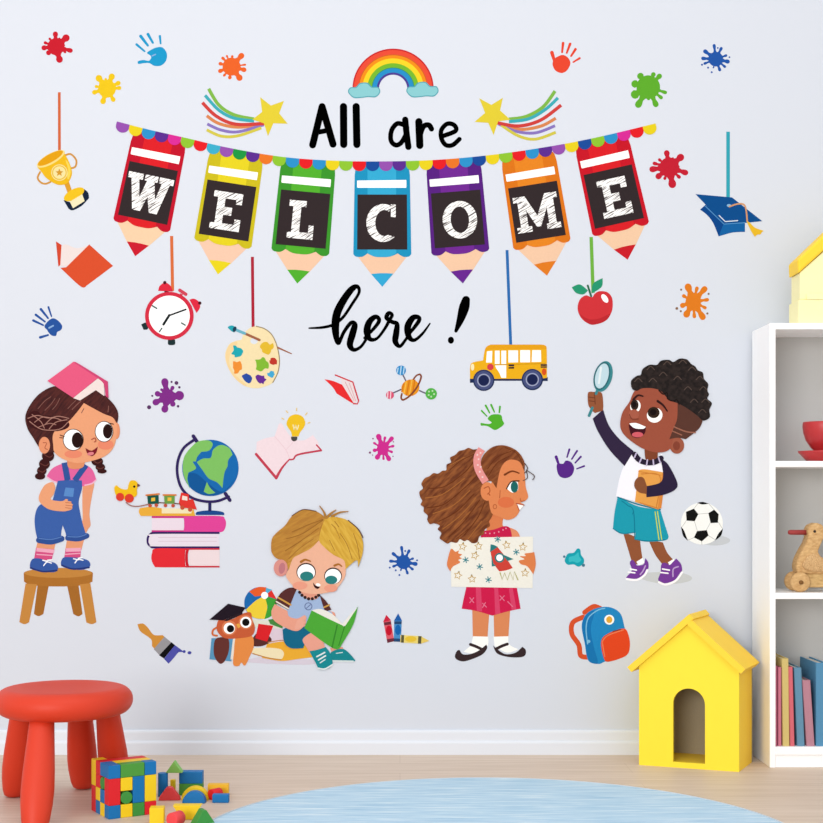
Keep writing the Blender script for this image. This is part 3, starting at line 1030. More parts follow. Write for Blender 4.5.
def pencil(letter, org, deg, mid, side, wood, tip, label, lc=(0, 62)):
    s = Sticker('pencil_pennant', label, group='pencil pennants under the garland')
    s.local(org[0], org[1], deg)
    s.add('wood_cone', wood, P('-27.3,92 27.3,92 11.2,113 0,125.5 -11.2,113'))
    s.add('lead_tip', tip, P('-11.2,113 -3,112.2 4,112.2 11.2,112.6 0,125.8'))
    bd = s.add('barrel', side, C('-27.6,14! -26,6 -21.5,2! 21.5,2! 26,6 27.6,14! 29,93! 26.5,95.5 21,95.8 15.5,92.5! 8,95.6 0,96.2 -8,95.6 -14.8,92.5! -20,95.8 -26.5,95.5 -29,93!'))
    s.add('centre_facet', mid, C('-14.8,2! 13.8,2! 14,92.3! 8,95.4 0,96 -8,95.4 -14.8,92.3!'), parent=bd)
    s.add('white_band', '#fdfdfc', C('-25.2,19.6! 23.4,19! 24,19.6 24,26.2 23.4,26.8! -24.6,26.8! -25.2,26.2!'))
    b = s.add('chalkboard', '#352b2d', P('-24.8,33.6 24.6,33.6 25,88.6 -25.2,88.6'))
    ox_, oy_ = lc
    if letter in LET:
        shp = P(' '.join('%g,%g' % (x + ox_, y + oy_) for x, y, _ in pts(LET[letter])))
    elif letter == 'O':
        shp = E(ox_, oy_, 17.3, 18.8, 0, E(ox_, oy_, 9.2, 13.2))
    else:
        o = [(ox_ + 1 + 17 * math.cos(t), oy_ + 19 * math.sin(t)) for t in [math.radians(-52 - (260 * k / 40)) for k in range(41)]]
        i_ = [(ox_ + 2 + 9 * math.cos(t), oy_ + 13 * math.sin(t)) for t in [math.radians(-310 + 16 + (234 * k / 40)) for k in range(41)]]
        o = [(x, y) for x, y in o]
        shp = PL(o[1:] + i_)
    s.add('chalk_letter', CHALK, shp, parent=b)
    if letter == 'C':
        s.add('chalk_serif', CHALK, P('%g,%g %g,%g %g,%g %g,%g' % (ox_ + 8.6, oy_ - 18.6, ox_ + 13.4, oy_ - 18.6, ox_ + 13.4, oy_ - 5.6, ox_ + 8.6, oy_ - 6.2)), parent=b)


pencil('W', (160.7, 133.1), 11.7, '#e3222a', '#c8152e', '#fcd6b0', '#d01d30', 'red pencil pennant sticker with chalk letter W, first on the garland')
pencil('E', (237.2, 150.1), 8.8, '#ecd926', '#d2c220', '#fbd0b4', '#f0dc22', 'yellow pencil pennant sticker with chalk letter E', (-1, 62))
pencil('L', (308.9, 158.3), 5.3, '#56b631', '#3d9a2e', '#fbcfae', '#54b531', 'green pencil pennant sticker with chalk letter L', (-2, 62))
pencil('C', (382.3, 161), 0, '#38b1dc', '#1f98c6', '#fbcfae', '#36addd', 'light blue pencil pennant sticker with chalk letter C')
pencil('O', (453, 158.1), -4.5, '#752b99', '#5b2285', '#fbd0ae', '#6c2795', 'purple pencil pennant sticker with chalk letter O', (2, 62))
pencil('M', (527.3, 151.4), -9, '#ef8b25', '#e47a1b', '#fbd0ae', '#ea8124', 'orange pencil pennant sticker with chalk letter M')
pencil('E', (600.4, 136.9), -12.5, '#e3222a', '#cf1829', '#fbd2ae', '#d11f2c', 'red pencil pennant sticker with chalk letter E, last on the garland', (1, 62))

# ---------------------------------------------------------------- hanging things
s = Sticker('trophy', 'gold trophy sticker hanging tilted from an orange cord at the left edge', (20, 80, 140))
s.add('cord', '#d8693a', L('231,72 232,425', 16, butt=True))
s.add('handle', '#d79a45', L('262,444 298,436 330,470 326,508 298,520', 11), layer=1)
s.add('handle', '#d79a45', L('118,542 104,575 122,602 150,610 178,600', 11), layer=1)
s.lay = 2
s.add('stem', '#e3a22e', P('258,605 288,598 305,650 280,664'))
b = s.add('plinth', '#14233c', C('256,706! 318,715 376,640! 400,662 406,694! 362,740 310,766 286,757!'))
s.add('plinth_top', '#f6c822', E(318, 672, 66, 30, -28), parent=b)
s.add('name_plate', '#f9efc4', P('293,716 366,672 380,712 312,754'), parent=b)
cu = s.add('bowl', '#f3bf20', C('103,515! 130,545 150,572 190,602 230,617 268,612 292,590 306,545 292,490 262,432!'))
s.add('shine', '#fbdc5c', C('268,470 290,500 298,545 284,585 276,560 284,530'), parent=cu)
s.add('rim', '#fde48a', E(181, 464, 92, 31, -29), parent=cu)
s.add('opening', '#e9a512', E(179, 460, 84, 24, -29), parent=cu)
s.add('medallion', '#f8e8a6', E(232, 545, 48), parent=cu)
s.add('medallion_ring', '#efc744', RING(232, 545, 40, 40, 7), parent=cu)
s.add('star_print', '#d99d30', STAR(232, 545, 24), parent=cu)

s = Sticker('alarm_clock', 'red twin bell alarm clock sticker hanging from an orange cord under the W pencil', (130, 270, 80))
s.add('cord', '#e0713d', L('428,-350 438,215', 32, butt=True))
s.add('foot', '#1e3336', C('115,560! 165,540 190,575! 180,610 140,615!'), layer=1)
s.add('foot', '#1e3336', C('392,715! 462,715! 466,750 455,770 405,772 390,755'), layer=1)
s.lay = 2
for pth, ball, stem in (('290,215! 305,165 360,130 415,160 442,222!', (358, 130), '352,216 400,222 392,240 356,238'), ('612,306! 655,295 702,320 722,368 712,405 684,442!', (718, 340), '610,355 640,372 622,396 604,380')):
    b = s.add('bell', '#e42c44', C(pth), layer=3)
    s.add('bell_knob', '#4c1722', E(ball[0], ball[1], 17), P(stem), parent=b, layer=4)
s.lay = 4
s.add('winding_bar', '#d8475c', L('512,208 575,250', 34), P('515,240 545,250 535,268 510,258'))
c = s.add('case', '#da2f47', E(405, 472, 250, 247, 0, n=64))
s.add('dial', '#fefefe', E(405, 472, 210, 208, 0, n=64), parent=c)
s.add('hour_mark', '#3c5a56', L('230,368 275,395', 15), L('530,545 568,568', 15), L('328,600 303,635', 14), parent=c)
s.add('hour_hand', '#20292c', L('405,465 345,560', 25), parent=c)
s.add('minute_hand', '#20292c', L('405,468 574,406', 17), parent=c)

s = Sticker('paint_palette', 'artist palette sticker with colour dabs and brush, hanging from a crimson cord', (215, 310, 85))
s.add('cord', '#b3273b', L('362,-515 369,170', 29, butt=True))
pl = s.add('palette_board', '#fbe7b6', C('98,440 135,335 200,300 255,285 275,235 330,180 400,158 480,180 550,240 600,345 626,480 612,600 562,700 480,742 400,758 300,740 200,670 128,560', E(378, 300, 36, 30)))
s.add('board_edge', '#9a8560', L('400,158 480,182 552,242 600,348 624,480 610,600 560,702', 9), parent=pl)
s.add('warm_tint', '#fbdca2', C('102,440 138,340 200,306 215,330 150,420 140,520 200,630 300,720 290,735 200,668 130,560'), parent=pl)
for i, (c, x, y, r) in enumerate((('#21adb9', 218, 400, 52), ('#eac034', 505, 365, 55), ('#c4392c', 562, 503, 34), ('#86bf38', 450, 525, 60), ('#f59537', 222, 550, 55), ('#2a50a8', 315, 662, 44), ('#6a2f98', 445, 672, 44), ('#46aedb', 545, 625, 31))):
    s.add('colour_dab', c, BLOB(x, y, r * 1.03, 11 + i, 13, 0.3), layer=5, parent=pl)
s.lay = 6
br = s.add('paint_brush', '#a8674a', L('285,226 430,290', 24), L('608,364 740,423', 17, 9))
s.add('ferrule', '#6fb7cb', L('208,194 288,227', 27), parent=br)
s.add('bristle_tip', '#27a8b8', C('125,166 165,150 205,172 208,190 185,215 150,196'), parent=br)
s.add('bristle_base', '#1f3f55', E(190, 186, 17, 27, 20), parent=br)

s = Sticker('school_bus', 'yellow school bus sticker hanging from a blue cord under the purple and orange pencils', (460, 330, 100))
s.add('cord', '#2f70b6', L('387,-658 418,140', 24, butt=True))
s.add('bumper', '#1d2c55', P('82,400 122,400 122,434 82,434'), P('660,388 722,388 722,420 660,420'), P('255,398 530,396 530,418 255,418'))
bd = s.add('body', '#f6b71d', C('82,402! 84,300 104,268 190,250! 198,195 214,142 252,120! 670,120! 705,130 714,170 716,394! 640,405! 500,402! 280,402! 130,402!'))
s.add('roof_band', '#f0a81b', C('200,180! 216,142 252,120! 670,120! 705,130 712,158! 240,160!'), parent=bd)
s.add('wheel_arch', '#22335f', E(195, 414, 88), E(595, 408, 88), parent=bd)
for wn in ('222,176 266,172 262,268 214,268', '287,170 326,170 326,280 287,280', '340,170 380,170 380,280 340,280', '398,168 478,168 478,266 398,268', '495,166 577,166 577,266 495,266', '594,166 666,166 668,262 590,264'):
    s.add('window', '#fefdf8', P(wn), parent=bd, layer=5)
s.lay = 6
s.add('belt_line', '#d89c1c', L('286,286 700,276', 6), parent=bd)
s.add('door', '#fefdf6', C('288,292! 380,290! 380,394! 340,394! 322,350 300,318!'), parent=bd)
s.add('stop_sign', '#e0434d', PL([(250 + 28 * math.cos(PI / 8 + PI * k / 4), 304 + 28 * math.sin(PI / 8 + PI * k / 4)) for k in range(8)]), parent=bd)
s.add('trim_bar', '#252036', P('400,284 445,284 445,298 400,298'), P('400,306 445,304 445,318 400,318'), P('664,282 716,282 716,295 664,295'), P('664,300 716,300 716,310 664,310'), parent=bd)
s.add('tail_lamp', '#e2561f', E(692, 344, 18, 28), parent=bd)
s.add('head_lamp', '#fff3c4', E(103, 306, 14, 28), parent=bd)
for x, y in ((195, 415), (595, 408)):
    wh = s.add('wheel', '#4b5482', E(x, y, 77, n=40), layer=12)
    s.add('wheel_ring', '#a5abc8', RING(x, y, 50, 50, 9), parent=wh, layer=13)
    s.add('hub', '#1b2450', E(x, y, 43), parent=wh, layer=13)

s = Sticker('apple', 'red apple sticker with two green leaves hanging from a green cord', (440, 220, 200))
s.add('cord', '#74b844', L('622,70 630,300', 14, butt=True))
s.add('leaf', '#2a9c74', C('542,277! 575,265 609,290! 590,306 560,300'))
s.add('leaf', '#2a9c74', C('669,239! 665,275 625,302! 630,262'), layer=1)
ap = s.add('fruit', '#d9363d', C('625,318 600,310 575,328 566,365 580,402 610,426 645,429 686,411 708,372 709,325 690,298 657,293 637,303'))
s.add('lower_tone', '#c32b33', C('570,384! 612,408 655,405 702,384! 686,411 645,429 610,426'), parent=ap)
s.add('highlight', '#fffafa', E(678, 323, 11, 20, -35), parent=ap)
s.add('stalk', '#2f6a4d', L('608,270 622,314', 8))

s = Sticker('graduation_cap', 'blue graduation cap sticker with yellow tassel hanging from a teal cord at the right', (685, 170, 90))
s.add('cord', '#36abbd', L('394,-350 394,262', 33, butt=True))
hd_ = s.add('head_band', '#0a4990', C('138,362! 188,318! 350,480! 548,480! 548,566! 480,568 420,575 308,607! 255,480 200,410'))
s.add('front_band', '#1466ab', C('350,498! 548,485! 548,564! 480,566 420,573 310,604!'), parent=hd_)
bo_ = s.add('board', '#0a5093', P('97,221 430,251 706,468 560,483 356,492'))
s.add('board_edge', '#5b9fd6', L('185,330 356,495 548,482', 7, straight=True), parent=bo_)
s.add('highlight', '#e3eef8', L('312,417 368,472 482,463', 9, straight=True), parent=bo_)
s.add('button', '#8cbfe2', E(402, 325, 20, 13), parent=bo_)
ts = s.add('tassel_cord', '#dda070', L('405,335 480,311 540,318 560,380 568,470', 14))
s.add('tassel', '#f3c32f', C('562,468! 592,482 640,528 718,556! 700,572 690,588 660,592 640,612! 605,560'), parent=ts)

# ---------------------------------------------------------------- books and small pictures
s = Sticker('open_book', 'open orange red book sticker lying face down below the trophy', (20, 140, 200))
s.add('page', '#f4e6e3', C('168,436! 190,430 235,445 285,431! 192,522! 162,518!'))
s.add('back_cover', '#d84a30', C('148,417! 171,432! 166,515! 158,521!'))
s.add('front_cover', '#e0532f', C('285,430! 383,518! 276,598! 250,603 166,526! 190,524!'))

s = Sticker('open_book', 'small open red book sticker standing edge on below the word here', (320, 360, 130))
s.add('page', '#f2e3e4', P('130,110 207,145 236,262 214,272 140,158'))
s.add('page_line', '#e0a6aa', L('160,140 216,258', 4), L('185,145 226,258', 4))
s.add('front_cover', '#ee2f31', C('28,122! 80,132 140,156! 212,272! 195,268 105,212! 80,172'))
s.add('back_cover', '#d9414c', L('97,95 208,140 245,260 236,278 212,276', 9, straight=True))

s = Sticker('planet', 'orange ringed planet sticker with blue, pink and green moons', (320, 360, 130))
s.add('moon_rod', '#6b6478', L('525,95 545,135', 9), L('465,208 512,187', 9), L('630,194 668,211', 9))
s.add('ring_back', '#8c4b32', L('540,215 600,110 632,90', 10))
p_ = s.add('globe', '#f29a22', E(572, 176, 58, 52, -20))
s.add('stripe_band', '#d97f1c', L('530,150 518,200', 9), L('566,128 548,222', 9), L('600,128 585,222', 9), parent=p_)
s.add('stripe_yellow', '#fbc04a', L('546,138 532,212', 8), L('583,124 566,226', 7), parent=p_)  # yellow stripes printed between the darker ones
s.add('ring', '#8c4b32', L('632,90 640,110 615,170 570,225 528,252 514,240 518,215', 11))
bm_ = s.add('moon', '#2f8fd0', E(513, 66, 31))
s.add('stripe_band', '#bfe0f3', L('494,52 490,78', 7), L('514,40 508,92', 7), L('533,48 528,86', 7), parent=bm_)
bm_ = s.add('moon', '#e05577', E(443, 222, 25))
s.add('stripe_band', '#f8d6df', L('430,205 428,238', 7), L('448,200 446,244', 7), parent=bm_)
bm_ = s.add('moon', '#55b648', E(704, 214, 36))
s.add('dot_print', '#bfe4b4', E(690, 200, 6), E(712, 196, 6), E(722, 216, 6), E(704, 232, 6), E(688, 222, 6), parent=bm_)

s = Sticker('open_book', 'open pink book sticker with a glowing yellow light bulb above its pages', (240, 400, 100))
s.add('page', '#fae4ea', C('132,440! 138,345! 210,315 285,300! 318,200! 345,195 400,280 450,330! 530,330 600,288! 640,340! 662,405! 560,420 480,442! 430,486! 405,488! 298,635!'))
s.add('page_fold', '#f2d2da', L('288,302 375,408 408,482', 5), L('452,332 380,408', 4))
s.add('cover_edge', '#cb4257', L('133,446 298,642', 22, straight=True), L('298,642 345,560 405,490', 24, 10), L('405,490 440,486 480,449 668,415', 12, 16), L('668,412 630,370', 12))
bl = s.add('light_bulb', '#f6c828', C('383,190 408,138 460,118 515,137 537,186 526,225 494,268 482,300! 428,300! 420,262 394,225'))
s.add('filament', '#fdeeb4', L('437,205 447,245 458,208 470,245 482,208', 9), parent=bl)
s.add('screw_cap', '#4b4a45', C('420,302! 472,302! 470,325 455,338 436,338 423,325'), parent=bl)
s.add('light_ray', '#efd08a', L('345,150 359,158', 9), L('380,90 393,104', 9), L('466,68 466,88', 9), L('552,106 540,122', 9), L('575,185 560,190', 9), parent=bl)

# books with globe and toys
s = Sticker('book_stack', 'sticker of three stacked books carrying a globe, a toy train and a pull duck', (100, 410, 160))
bk = s.add('book', '#e8489f', C('425,545! 612,545 642,560 648,590 636,622 612,630! 425,630! 432,610 432,565'))
s.add('page_block', '#f5e5f1', C('267,556! 415,556 428,572 428,600 415,618 267,618!'), parent=bk)
s.add('cover_edge', '#d43a8d', L('266,550 430,550', 12, butt=True), L('266,624 430,624', 11, butt=True), parent=bk)
bk = s.add('book', '#3a2463', L('615,632 440,632 285,632 262,637 248,652 245,670 248,688 262,702 285,707 440,707 615,707', 11, butt=True))
s.add('page_block', '#f2e8f4', C('612,638! 278,638 256,652 250,678 260,696 278,701 612,701!'), parent=bk)
bk = s.add('book', '#ec2f39', C('445,712! 290,712 268,735 265,770 280,802 300,809 445,809! 438,790 438,732'))
s.add('spine_band', '#cf2130', L('452,714 446,740 446,780 452,808', 14, butt=True), parent=bk)
s.add('page_block', '#f8e5e8', C('615,720! 470,720 460,740 460,780 470,800 615,800!'), parent=bk)
s.add('cover_edge', '#d5303f', L('440,715 615,715', 8, butt=True), L('440,806 615,806', 8, butt=True), parent=bk)
for n_ in range(2):
    s.add('page_line', '#dfc8d6', L('%d,%d 600,%d' % (300, (655, 675)[n_], (655, 675)[n_]), 3), L('%d,%d 600,%d' % (480, (742, 765)[n_], (742, 765)[n_]), 3), layer=5)
g = s.add('globe_stand', '#1d4a90', C('494,540! 500,524 565,516 630,524 640,540!'))
s.add('stand_post', '#2c2a62', P('557,465 573,465 573,522 557,522'), parent=g)
s.add('meridian_arm', '#33265e', L('490,150 432,194 402,258 398,330 420,402 470,450 540,470 605,468 662,446', 14), L('480,134 502,168', 18), L('645,430 668,464', 18), parent=g)
gb = s.add('globe', '#1a6db6', E(568, 298, 145, n=56))
s.add('lower_shade_print', '#135a9d', C('455,330 500,330 560,380 630,420 690,360! 650,412 580,440 510,430 465,395'), parent=gb)  # printed shade along the globe's lower side, in darker blue
s.add('continent', '#83c767', C('455,207! 500,165 555,156 580,175 562,208 522,215! 500,242 494,265! 478,268 494,300 455,322! 450,358 462,402! 436,352 426,300 432,245'), C('498,268! 530,250 570,245 582,205 620,180 664,195 682,230! 660,258 656,290 640,325 630,402! 602,372 560,352 528,310'), C('534,420! 550,370! 568,402 594,426! 560,432'), parent=gb)
tr = s.add('toy_train', '#f1b43f', C('205,505! 260,498 315,505! 480,508! 490,545! 210,545! 200,525'))
s.add('plank', '#f9ebc0', P('318,505 478,508 470,532 318,532'), parent=tr)
s.add('wagon', '#17574a', P('243,440 301,438 303,482 247,484'), parent=tr)
s.add('wagon', '#6fa04a', P('330,440 384,440 384,482 332,482'), parent=tr)
s.add('wagon_roof', '#e07f36', L('238,438 304,432', 8), L('326,437 390,437', 8), parent=tr)
s.add('cargo', '#f2c545', P('264,452 284,450 284,468 264,470'), P('348,450 368,450 368,468 348,468'), parent=tr)
s.add('engine', '#e63a33', C('406,478! 412,450! 418,424! 458,434! 458,462! 478,458! 484,472! 498,512! 415,500!'), parent=tr)
s.add('engine_window', '#f9e9dc', P('424,440 450,446 450,466 422,462'), parent=tr)
s.add('wheel', '#c8563b', E(258, 492, 9), E(290, 490, 9), E(337, 491, 9), E(376, 492, 9), E(424, 502, 11), E(464, 512, 11), parent=tr)
s.add('coupling', '#6d4a34', L('303,476 332,478', 5), L('384,480 412,484', 5), parent=tr)
dd = s.add('pull_duck', '#f7c51d', C('74,405 84,388 108,404 140,408 147,385 158,364 182,364 197,384 190,410 188,440 150,456 110,456 84,440'))
s.add('beak', '#7a4a50', C('192,378! 207,388 192,396!'), parent=dd)
s.add('eye', '#231a12', E(177, 394, 6), parent=dd)
s.add('wheel', '#e2412f', E(104, 447, 21), E(151, 454, 23), parent=dd)
s.add('pull_string', '#a56a5e', L('135,476 160,492 200,495 250,484', 5), parent=dd)

s = Sticker('football', 'black and white football sticker beside the bookcase', (580, 450, 160))
s.add('ground_shadow_print', '#d3d7dc', E(690, 465, 82, 26))
bl = s.add('ball', '#f3f3ef', E(627, 378, 108, n=56))
for q_ in (L('605,330 660,325', 3), L('588,365 603,415', 3), L('670,375 650,412', 3), L('548,362 523,398', 3), L('712,372 733,405', 3), L('585,303 607,274', 3), L('690,308 660,274', 3), L('587,450 552,465', 3), L('660,440 696,462', 3), L('625,470 627,486', 3)):
    s.add('seam', '#cfcfcb', q_, parent=bl, layer=2)
s.lay = 3
for t in ('545,318 586,302 608,330 590,366 548,363', '660,325 690,307 713,330 709,374 672,376', '602,417 652,412 661,440 626,470 586,450'):
    s.add('black_patch', '#141414', P(t), parent=bl, layer=3)
s.add('black_patch', '#141414', C('603,272! 630,267 662,276! 630,280'), C('520,395! 535,415 554,466! 530,440'), C('735,404! 725,440 694,466! 712,430'), parent=bl)

s = Sticker('backpack', 'blue backpack sticker with orange pocket and straps beside the yellow toy house', (550, 530, 150))
s.add('shoulder_strap', '#e2582f', L('182,478 125,508 120,570 158,630 168,688 205,698', 27), L('190,452 238,420 275,430', 27))
bp = s.add('body', '#2590d1', C('174,525 198,462 258,428 330,424 386,458 408,530 422,600 420,670 345,708 300,722 266,735 210,716 190,620'))
s.add('side_gusset', '#1b7cbf', C('176,525 200,465 244,446 224,540 240,640 262,730 212,712 192,620'), parent=bp)
s.add('zipper', '#86cbee', L('206,625 198,540 212,480 262,440 300,430', 6), E(212, 611, 9), parent=bp)
em = s.add('emblem', '#fbfbf6', E(325, 492, 27), parent=bp)
s.add('emblem_disc', '#f0b240', E(325, 492, 17, 19), parent=bp)
pk = s.add('pocket', '#f04e25', C('280,615 312,572 402,540 430,575 438,640 416,690 322,722 295,702'))
s.add('pocket_edge', '#f5875f', L('286,612 318,578 402,548', 6), L('286,616 300,695', 6), parent=pk)
s.add('pocket_zip', '#7a3a2a', L('345,556 385,546', 5), parent=pk)

s = Sticker('crayon_set', 'sticker of red, blue and yellow crayons beside the curly haired girl', (370, 530, 130))
for body, tip, band, oval, c1, c2, c3, c4, lb in (
        ('85,580 132,574 154,704 110,715', '83,582 103,537 134,572', '88,586 132,579 135,597 91,604|106,692 151,684 154,704 110,715', (120, 636, 19, 31), '#e9606f', '#d62743', '#73303e', '#cf1730', 'red crayon'),
        ('153,574 201,574 196,708 151,706', '152,574 178,528 203,574', '153,578 201,578 200,596 153,596|151,686 196,688 196,708 151,706', (177, 632, 18, 32), '#4d95d2', '#1f60b0', '#274b78', '#1668b6', 'blue crayon'),
        ('193,664 328,672 326,720 192,712', '328,676 376,702 326,718', '198,664 216,665 214,713 196,712|306,671 326,672 324,720 303,719', (258, 690, 36, 18), '#f7e07c', '#f2d36a', '#5f5b3c', '#f1ca3c', 'yellow crayon')):
    cr = s.add('crayon', c1, P(body), label=lb)
    s.add('crayon_tip', c2, P(tip), parent=cr)
    for t in band.split('|'):
        s.add('wrapper_band', c3, P(t), parent=cr)
    s.add('wrapper_oval', c4, E(*oval), parent=cr)

s = Sticker('paintbrush', 'wide paintbrush sticker dripping violet paint below the wooden stool', (120, 600, 100))
s.add('wooden_handle', '#d9963e', C('143,200! 190,194 230,228 278,286 350,289! 378,312! 284,402! 263,380! 260,332 230,302 168,258'))
s.add('ferrule', '#a09fa3', P('366,302 424,350 328,457 278,404'))
s.add('black_band', '#0c0c10', P('424,347 452,371 362,482 322,455'))
br = s.add('bristle_head', '#5356b0', C('452,371! 512,415! 480,432 440,480 400,524! 362,484!'))
s.add('paint_drip', '#4a4da8', L('480,420 528,424', 16, 8), E(528, 424, 12), E(572, 434, 16, 13), parent=br)

# ---------------------------------------------------------------- the four children
# girl on the stool
s = Sticker('girl', 'girl sticker in blue dungarees on a wooden stool, a pink book on her head', (0, 480, 150))
so = s.add('wooden_stool', '#b5752f', C('130,512! 132,558! 180,578 320,584 450,578 507,558! 510,512!'), E(320, 512, 190, 30), layer=2)
s.add('seat_top', '#cb8c42', E(320, 510, 186, 27), parent=so, layer=3)
for t, c, ly in (('207,572 268,578 238,735 212,747 186,735', '#ad6f2d', 0), ('368,578 430,572 453,735 430,748 402,735', '#ad6f2d', 0), ('140,568 203,572 160,780 135,791 106,780', '#cf8f45', 3), ('438,572 496,566 529,780 505,791 474,782', '#cf8f45', 3)):
    s.add('stool_leg', c, C(' '.join(p + ('!' if i != 3 else '') for i, p in enumerate(t.split()))), parent=so, layer=ly)
s.lay = 4
SK = '#f3a87d'
s.add('leg', '#efa179', C('207,335! 308,335! 296,388! 195,388!'))
s.add('leg', '#efa179', C('368,325! 462,325! 446,385! 358,385!'), layer=4)
for t, st in (('198,372! 299,380! 283,442! 187,434!', 'M'), ('361,374! 446,374! 441,424! 352,430!', 'N')):
    k_ = s.add('sock', '#dc5488', C(t), layer=5)
    s.add('sock_stripe', '#f6b0c8', L('200,382 298,392' if st == 'M' else '362,384 444,382', 20, butt=True), L('200,408 290,414' if st == 'M' else '356,408 442,402', 6, butt=True), parent=k_, layer=6)
s.lay = 7
for t, sole, lc in (('164,470 178,434 215,430 250,442 302,456 319,482 300,505 235,503 180,492', '168,482 235,502 312,496', '235,440 262,448|240,470 258,450 282,456|262,440 285,438'), ('334,455 350,425 400,424 450,430 488,445 493,475 450,493 385,487 345,476', '340,468 400,488 488,480', '404,432 430,438|412,455 428,436 456,440|430,430 452,426')):
    k_ = s.add('shoe', '#3a5da9', C(t), layer=7)
    s.add('sole_line', '#28387a', L(sole, 9), parent=k_, layer=8)
    s.add('shoelace', '#f4f6fa', *[L(x, 6) for x in lc.split('|')], parent=k_, layer=8)
s.lay = 9
s.add('arm', '#efa27a', C('456,30 480,20 516,18 506,80 491,180 497,245 484,268 466,298 452,285 430,268! 446,238 454,210 452,120'))
s.f(0, 350, 140)
s.add('shirt', '#ea69a5', C('273,745! 310,695 385,665 480,668 540,700 567,765! 540,788 500,800! 360,810! 345,782!'))
s.add('shirt_hem', '#f8c0d9', L('276,746 312,770 350,782', 8), L('500,795 540,785 565,764', 8), L('398,678 440,692 492,680', 8))
s.f(0, 480, 150)
ov_ = s.add('dungarees', '#3e64af', C('318,4! 380,0 450,2! 450,45 432,118 440,180 450,225 470,290 482,318! 440,330 366,328! 360,290 344,248! 336,290 338,328! 270,345 210,340! 194,270 192,200 216,140 290,108!'))
s.add('turn_up', '#33549b', L('214,330 280,338 338,322', 32), L('372,318 430,322 476,306', 29), parent=ov_)
s.add('turn_up_edge', '#5b84c8', L('214,320 280,326 338,312', 5), L('372,310 430,312 474,298', 5), parent=ov_)
s.add('patch_pocket', '#5d90d1', P('360,41 408,45 402,93 350,88'), parent=ov_)
s.f(0, 350, 140)
s.add('strap', '#35579f', L('380,662 398,765', 36, butt=True), L('506,676 440,768', 34, butt=True), parent=ov_)
s.f(0, 480, 150)
s.add('arm', SK, C('255,22 290,12 303,40 296,75 280,106 330,116 352,112 362,104 374,108 370,116! 392,118 388,126! 400,134 396,144! 396,158 375,168 340,172 270,161 222,125 214,90 234,45'))
s.add('finger_line', '#c97a55', L('360,124 392,126', 4), L('362,138 396,142', 4), L('360,152 392,156', 4))
s.f(0, 350, 140)
s.add('braid', '#3c1718', E(283, 622, 36, 34), E(262, 670, 32, 31), E(246, 710, 28, 26), E(236, 742, 30, 20), label='dark brown braid')
s.add('braid', '#3c1718', E(572, 655, 34, 26), E(590, 688, 28, 22), E(600, 712, 27, 14), layer=s.lay - 1)
s.add('braid_twist', '#6b3a35', L('255,610 290,630 310,620', 5), L('235,665 268,680 290,668', 5), L('222,705 250,718 270,706', 5), L('548,650 575,665 600,650', 5), L('568,690 592,698 612,688', 5))
s.add('neck', '#e8966b', C('395,630! 500,630! 492,685 445,700 402,688'))
hr_ = s.add('hair', strand_mat('#3c1315', '#57231f', (8, 8, 45), 3.0, (0, -0.9, 0)), C('150,390 180,320 240,252 330,212 440,236 560,232 640,288 690,355 692,420 660,470 600,500 330,600! 300,605! 240,582 198,520 162,460'))
s.add('ear', '#ee9b72', E(686, 475, 19, 48))
fc = s.add('face', '#f4a97e', C('312,500 340,460 400,424 450,370 494,312! 540,338 610,375 664,398 686,440 686,500 668,572 620,622 540,652 450,664 370,640 322,602 314,560'))
s.add('ear', '#ee9b72', E(262, 560, 33, 49))
s.add('ear_line', '#b8664a', L('255,545 275,548 265,575 280,585', 5))
s.add('blush', '#f18f70', E(432, 612, 52, 24), parent=fc)
s.add('blush', '#f18f70', E(622, 556, 46, 30), parent=fc)
s.add('hair_braid', '#3f1719', E(285, 432, 125, 46, 4), E(205, 408, 45, 50), parent=hr_)
s.add('braid_line', '#b07f72', L('165,402 220,385 285,400 345,390 405,402', 5), L('175,420 235,462 300,472 360,462 400,425', 5), L('205,425 250,395 300,400', 5), L('265,440 310,400 360,412', 5), L('190,380 240,420 262,460', 5), L('290,465 330,425 395,410', 5), L('225,455 290,432 330,440', 4), parent=hr_)
for q_ in (L('225,345 265,300 300,275', 4), L('265,355 300,320 325,285', 4), L('310,350 335,320 352,285', 4), L('425,350 450,325 478,300', 5), L('400,345 425,318 448,296', 4), L('480,370 494,345', 4), L('640,330 636,365', 5)):
    s.add('hair_line', '#8a5a52', q_, parent=hr_, layer=s.lay)
s.lay += 1
for (ex, ey, rx, ry), (px_, py_, qx_, qy_) in (((432, 528, 57, 60), (456, 530, 33, 46)), ((613, 480, 50, 58), (634, 478, 28, 43))):
    e = s.add('eye', '#3a1a18', E(ex, ey, rx + 4, ry + 4), layer=s.lay, parent=fc)
    s.add('eye_white', '#ffffff', E(ex, ey, rx, ry), layer=s.lay + 1, parent=fc)
    s.add('pupil', '#27110f', E(px_, py_, qx_, qy_), layer=s.lay + 2, parent=fc)
s.lay += 3
s.add('eyelash', '#3a1a18', L('355,500 380,510', 5), L('352,515 376,518', 4), L('640,430 668,436', 5), parent=fc)
s.add('nose', '#b55a43', L('540,526 560,518 564,536 556,540', 6), parent=fc)
m_ = s.add('mouth', '#7d1b2a', C('504,577! 540,592 576,568! 566,604 540,624 514,606'), parent=fc)
s.add('tongue', '#e5848c', E(534, 610, 20, 10, -10), parent=fc)
bk = s.add('book', '#ee5f87', C('280,182! 425,76! 450,76 576,166! 432,282!'))
s.add('page_block', '#f8e8e4', C('432,283! 576,168! 602,178 612,205! 615,272! 565,236! 472,297!'), parent=bk)
s.add('back_cover', '#d74a7a', C('440,76! 458,78 634,186! 639,283! 622,272! 612,202 578,168!'), parent=bk)

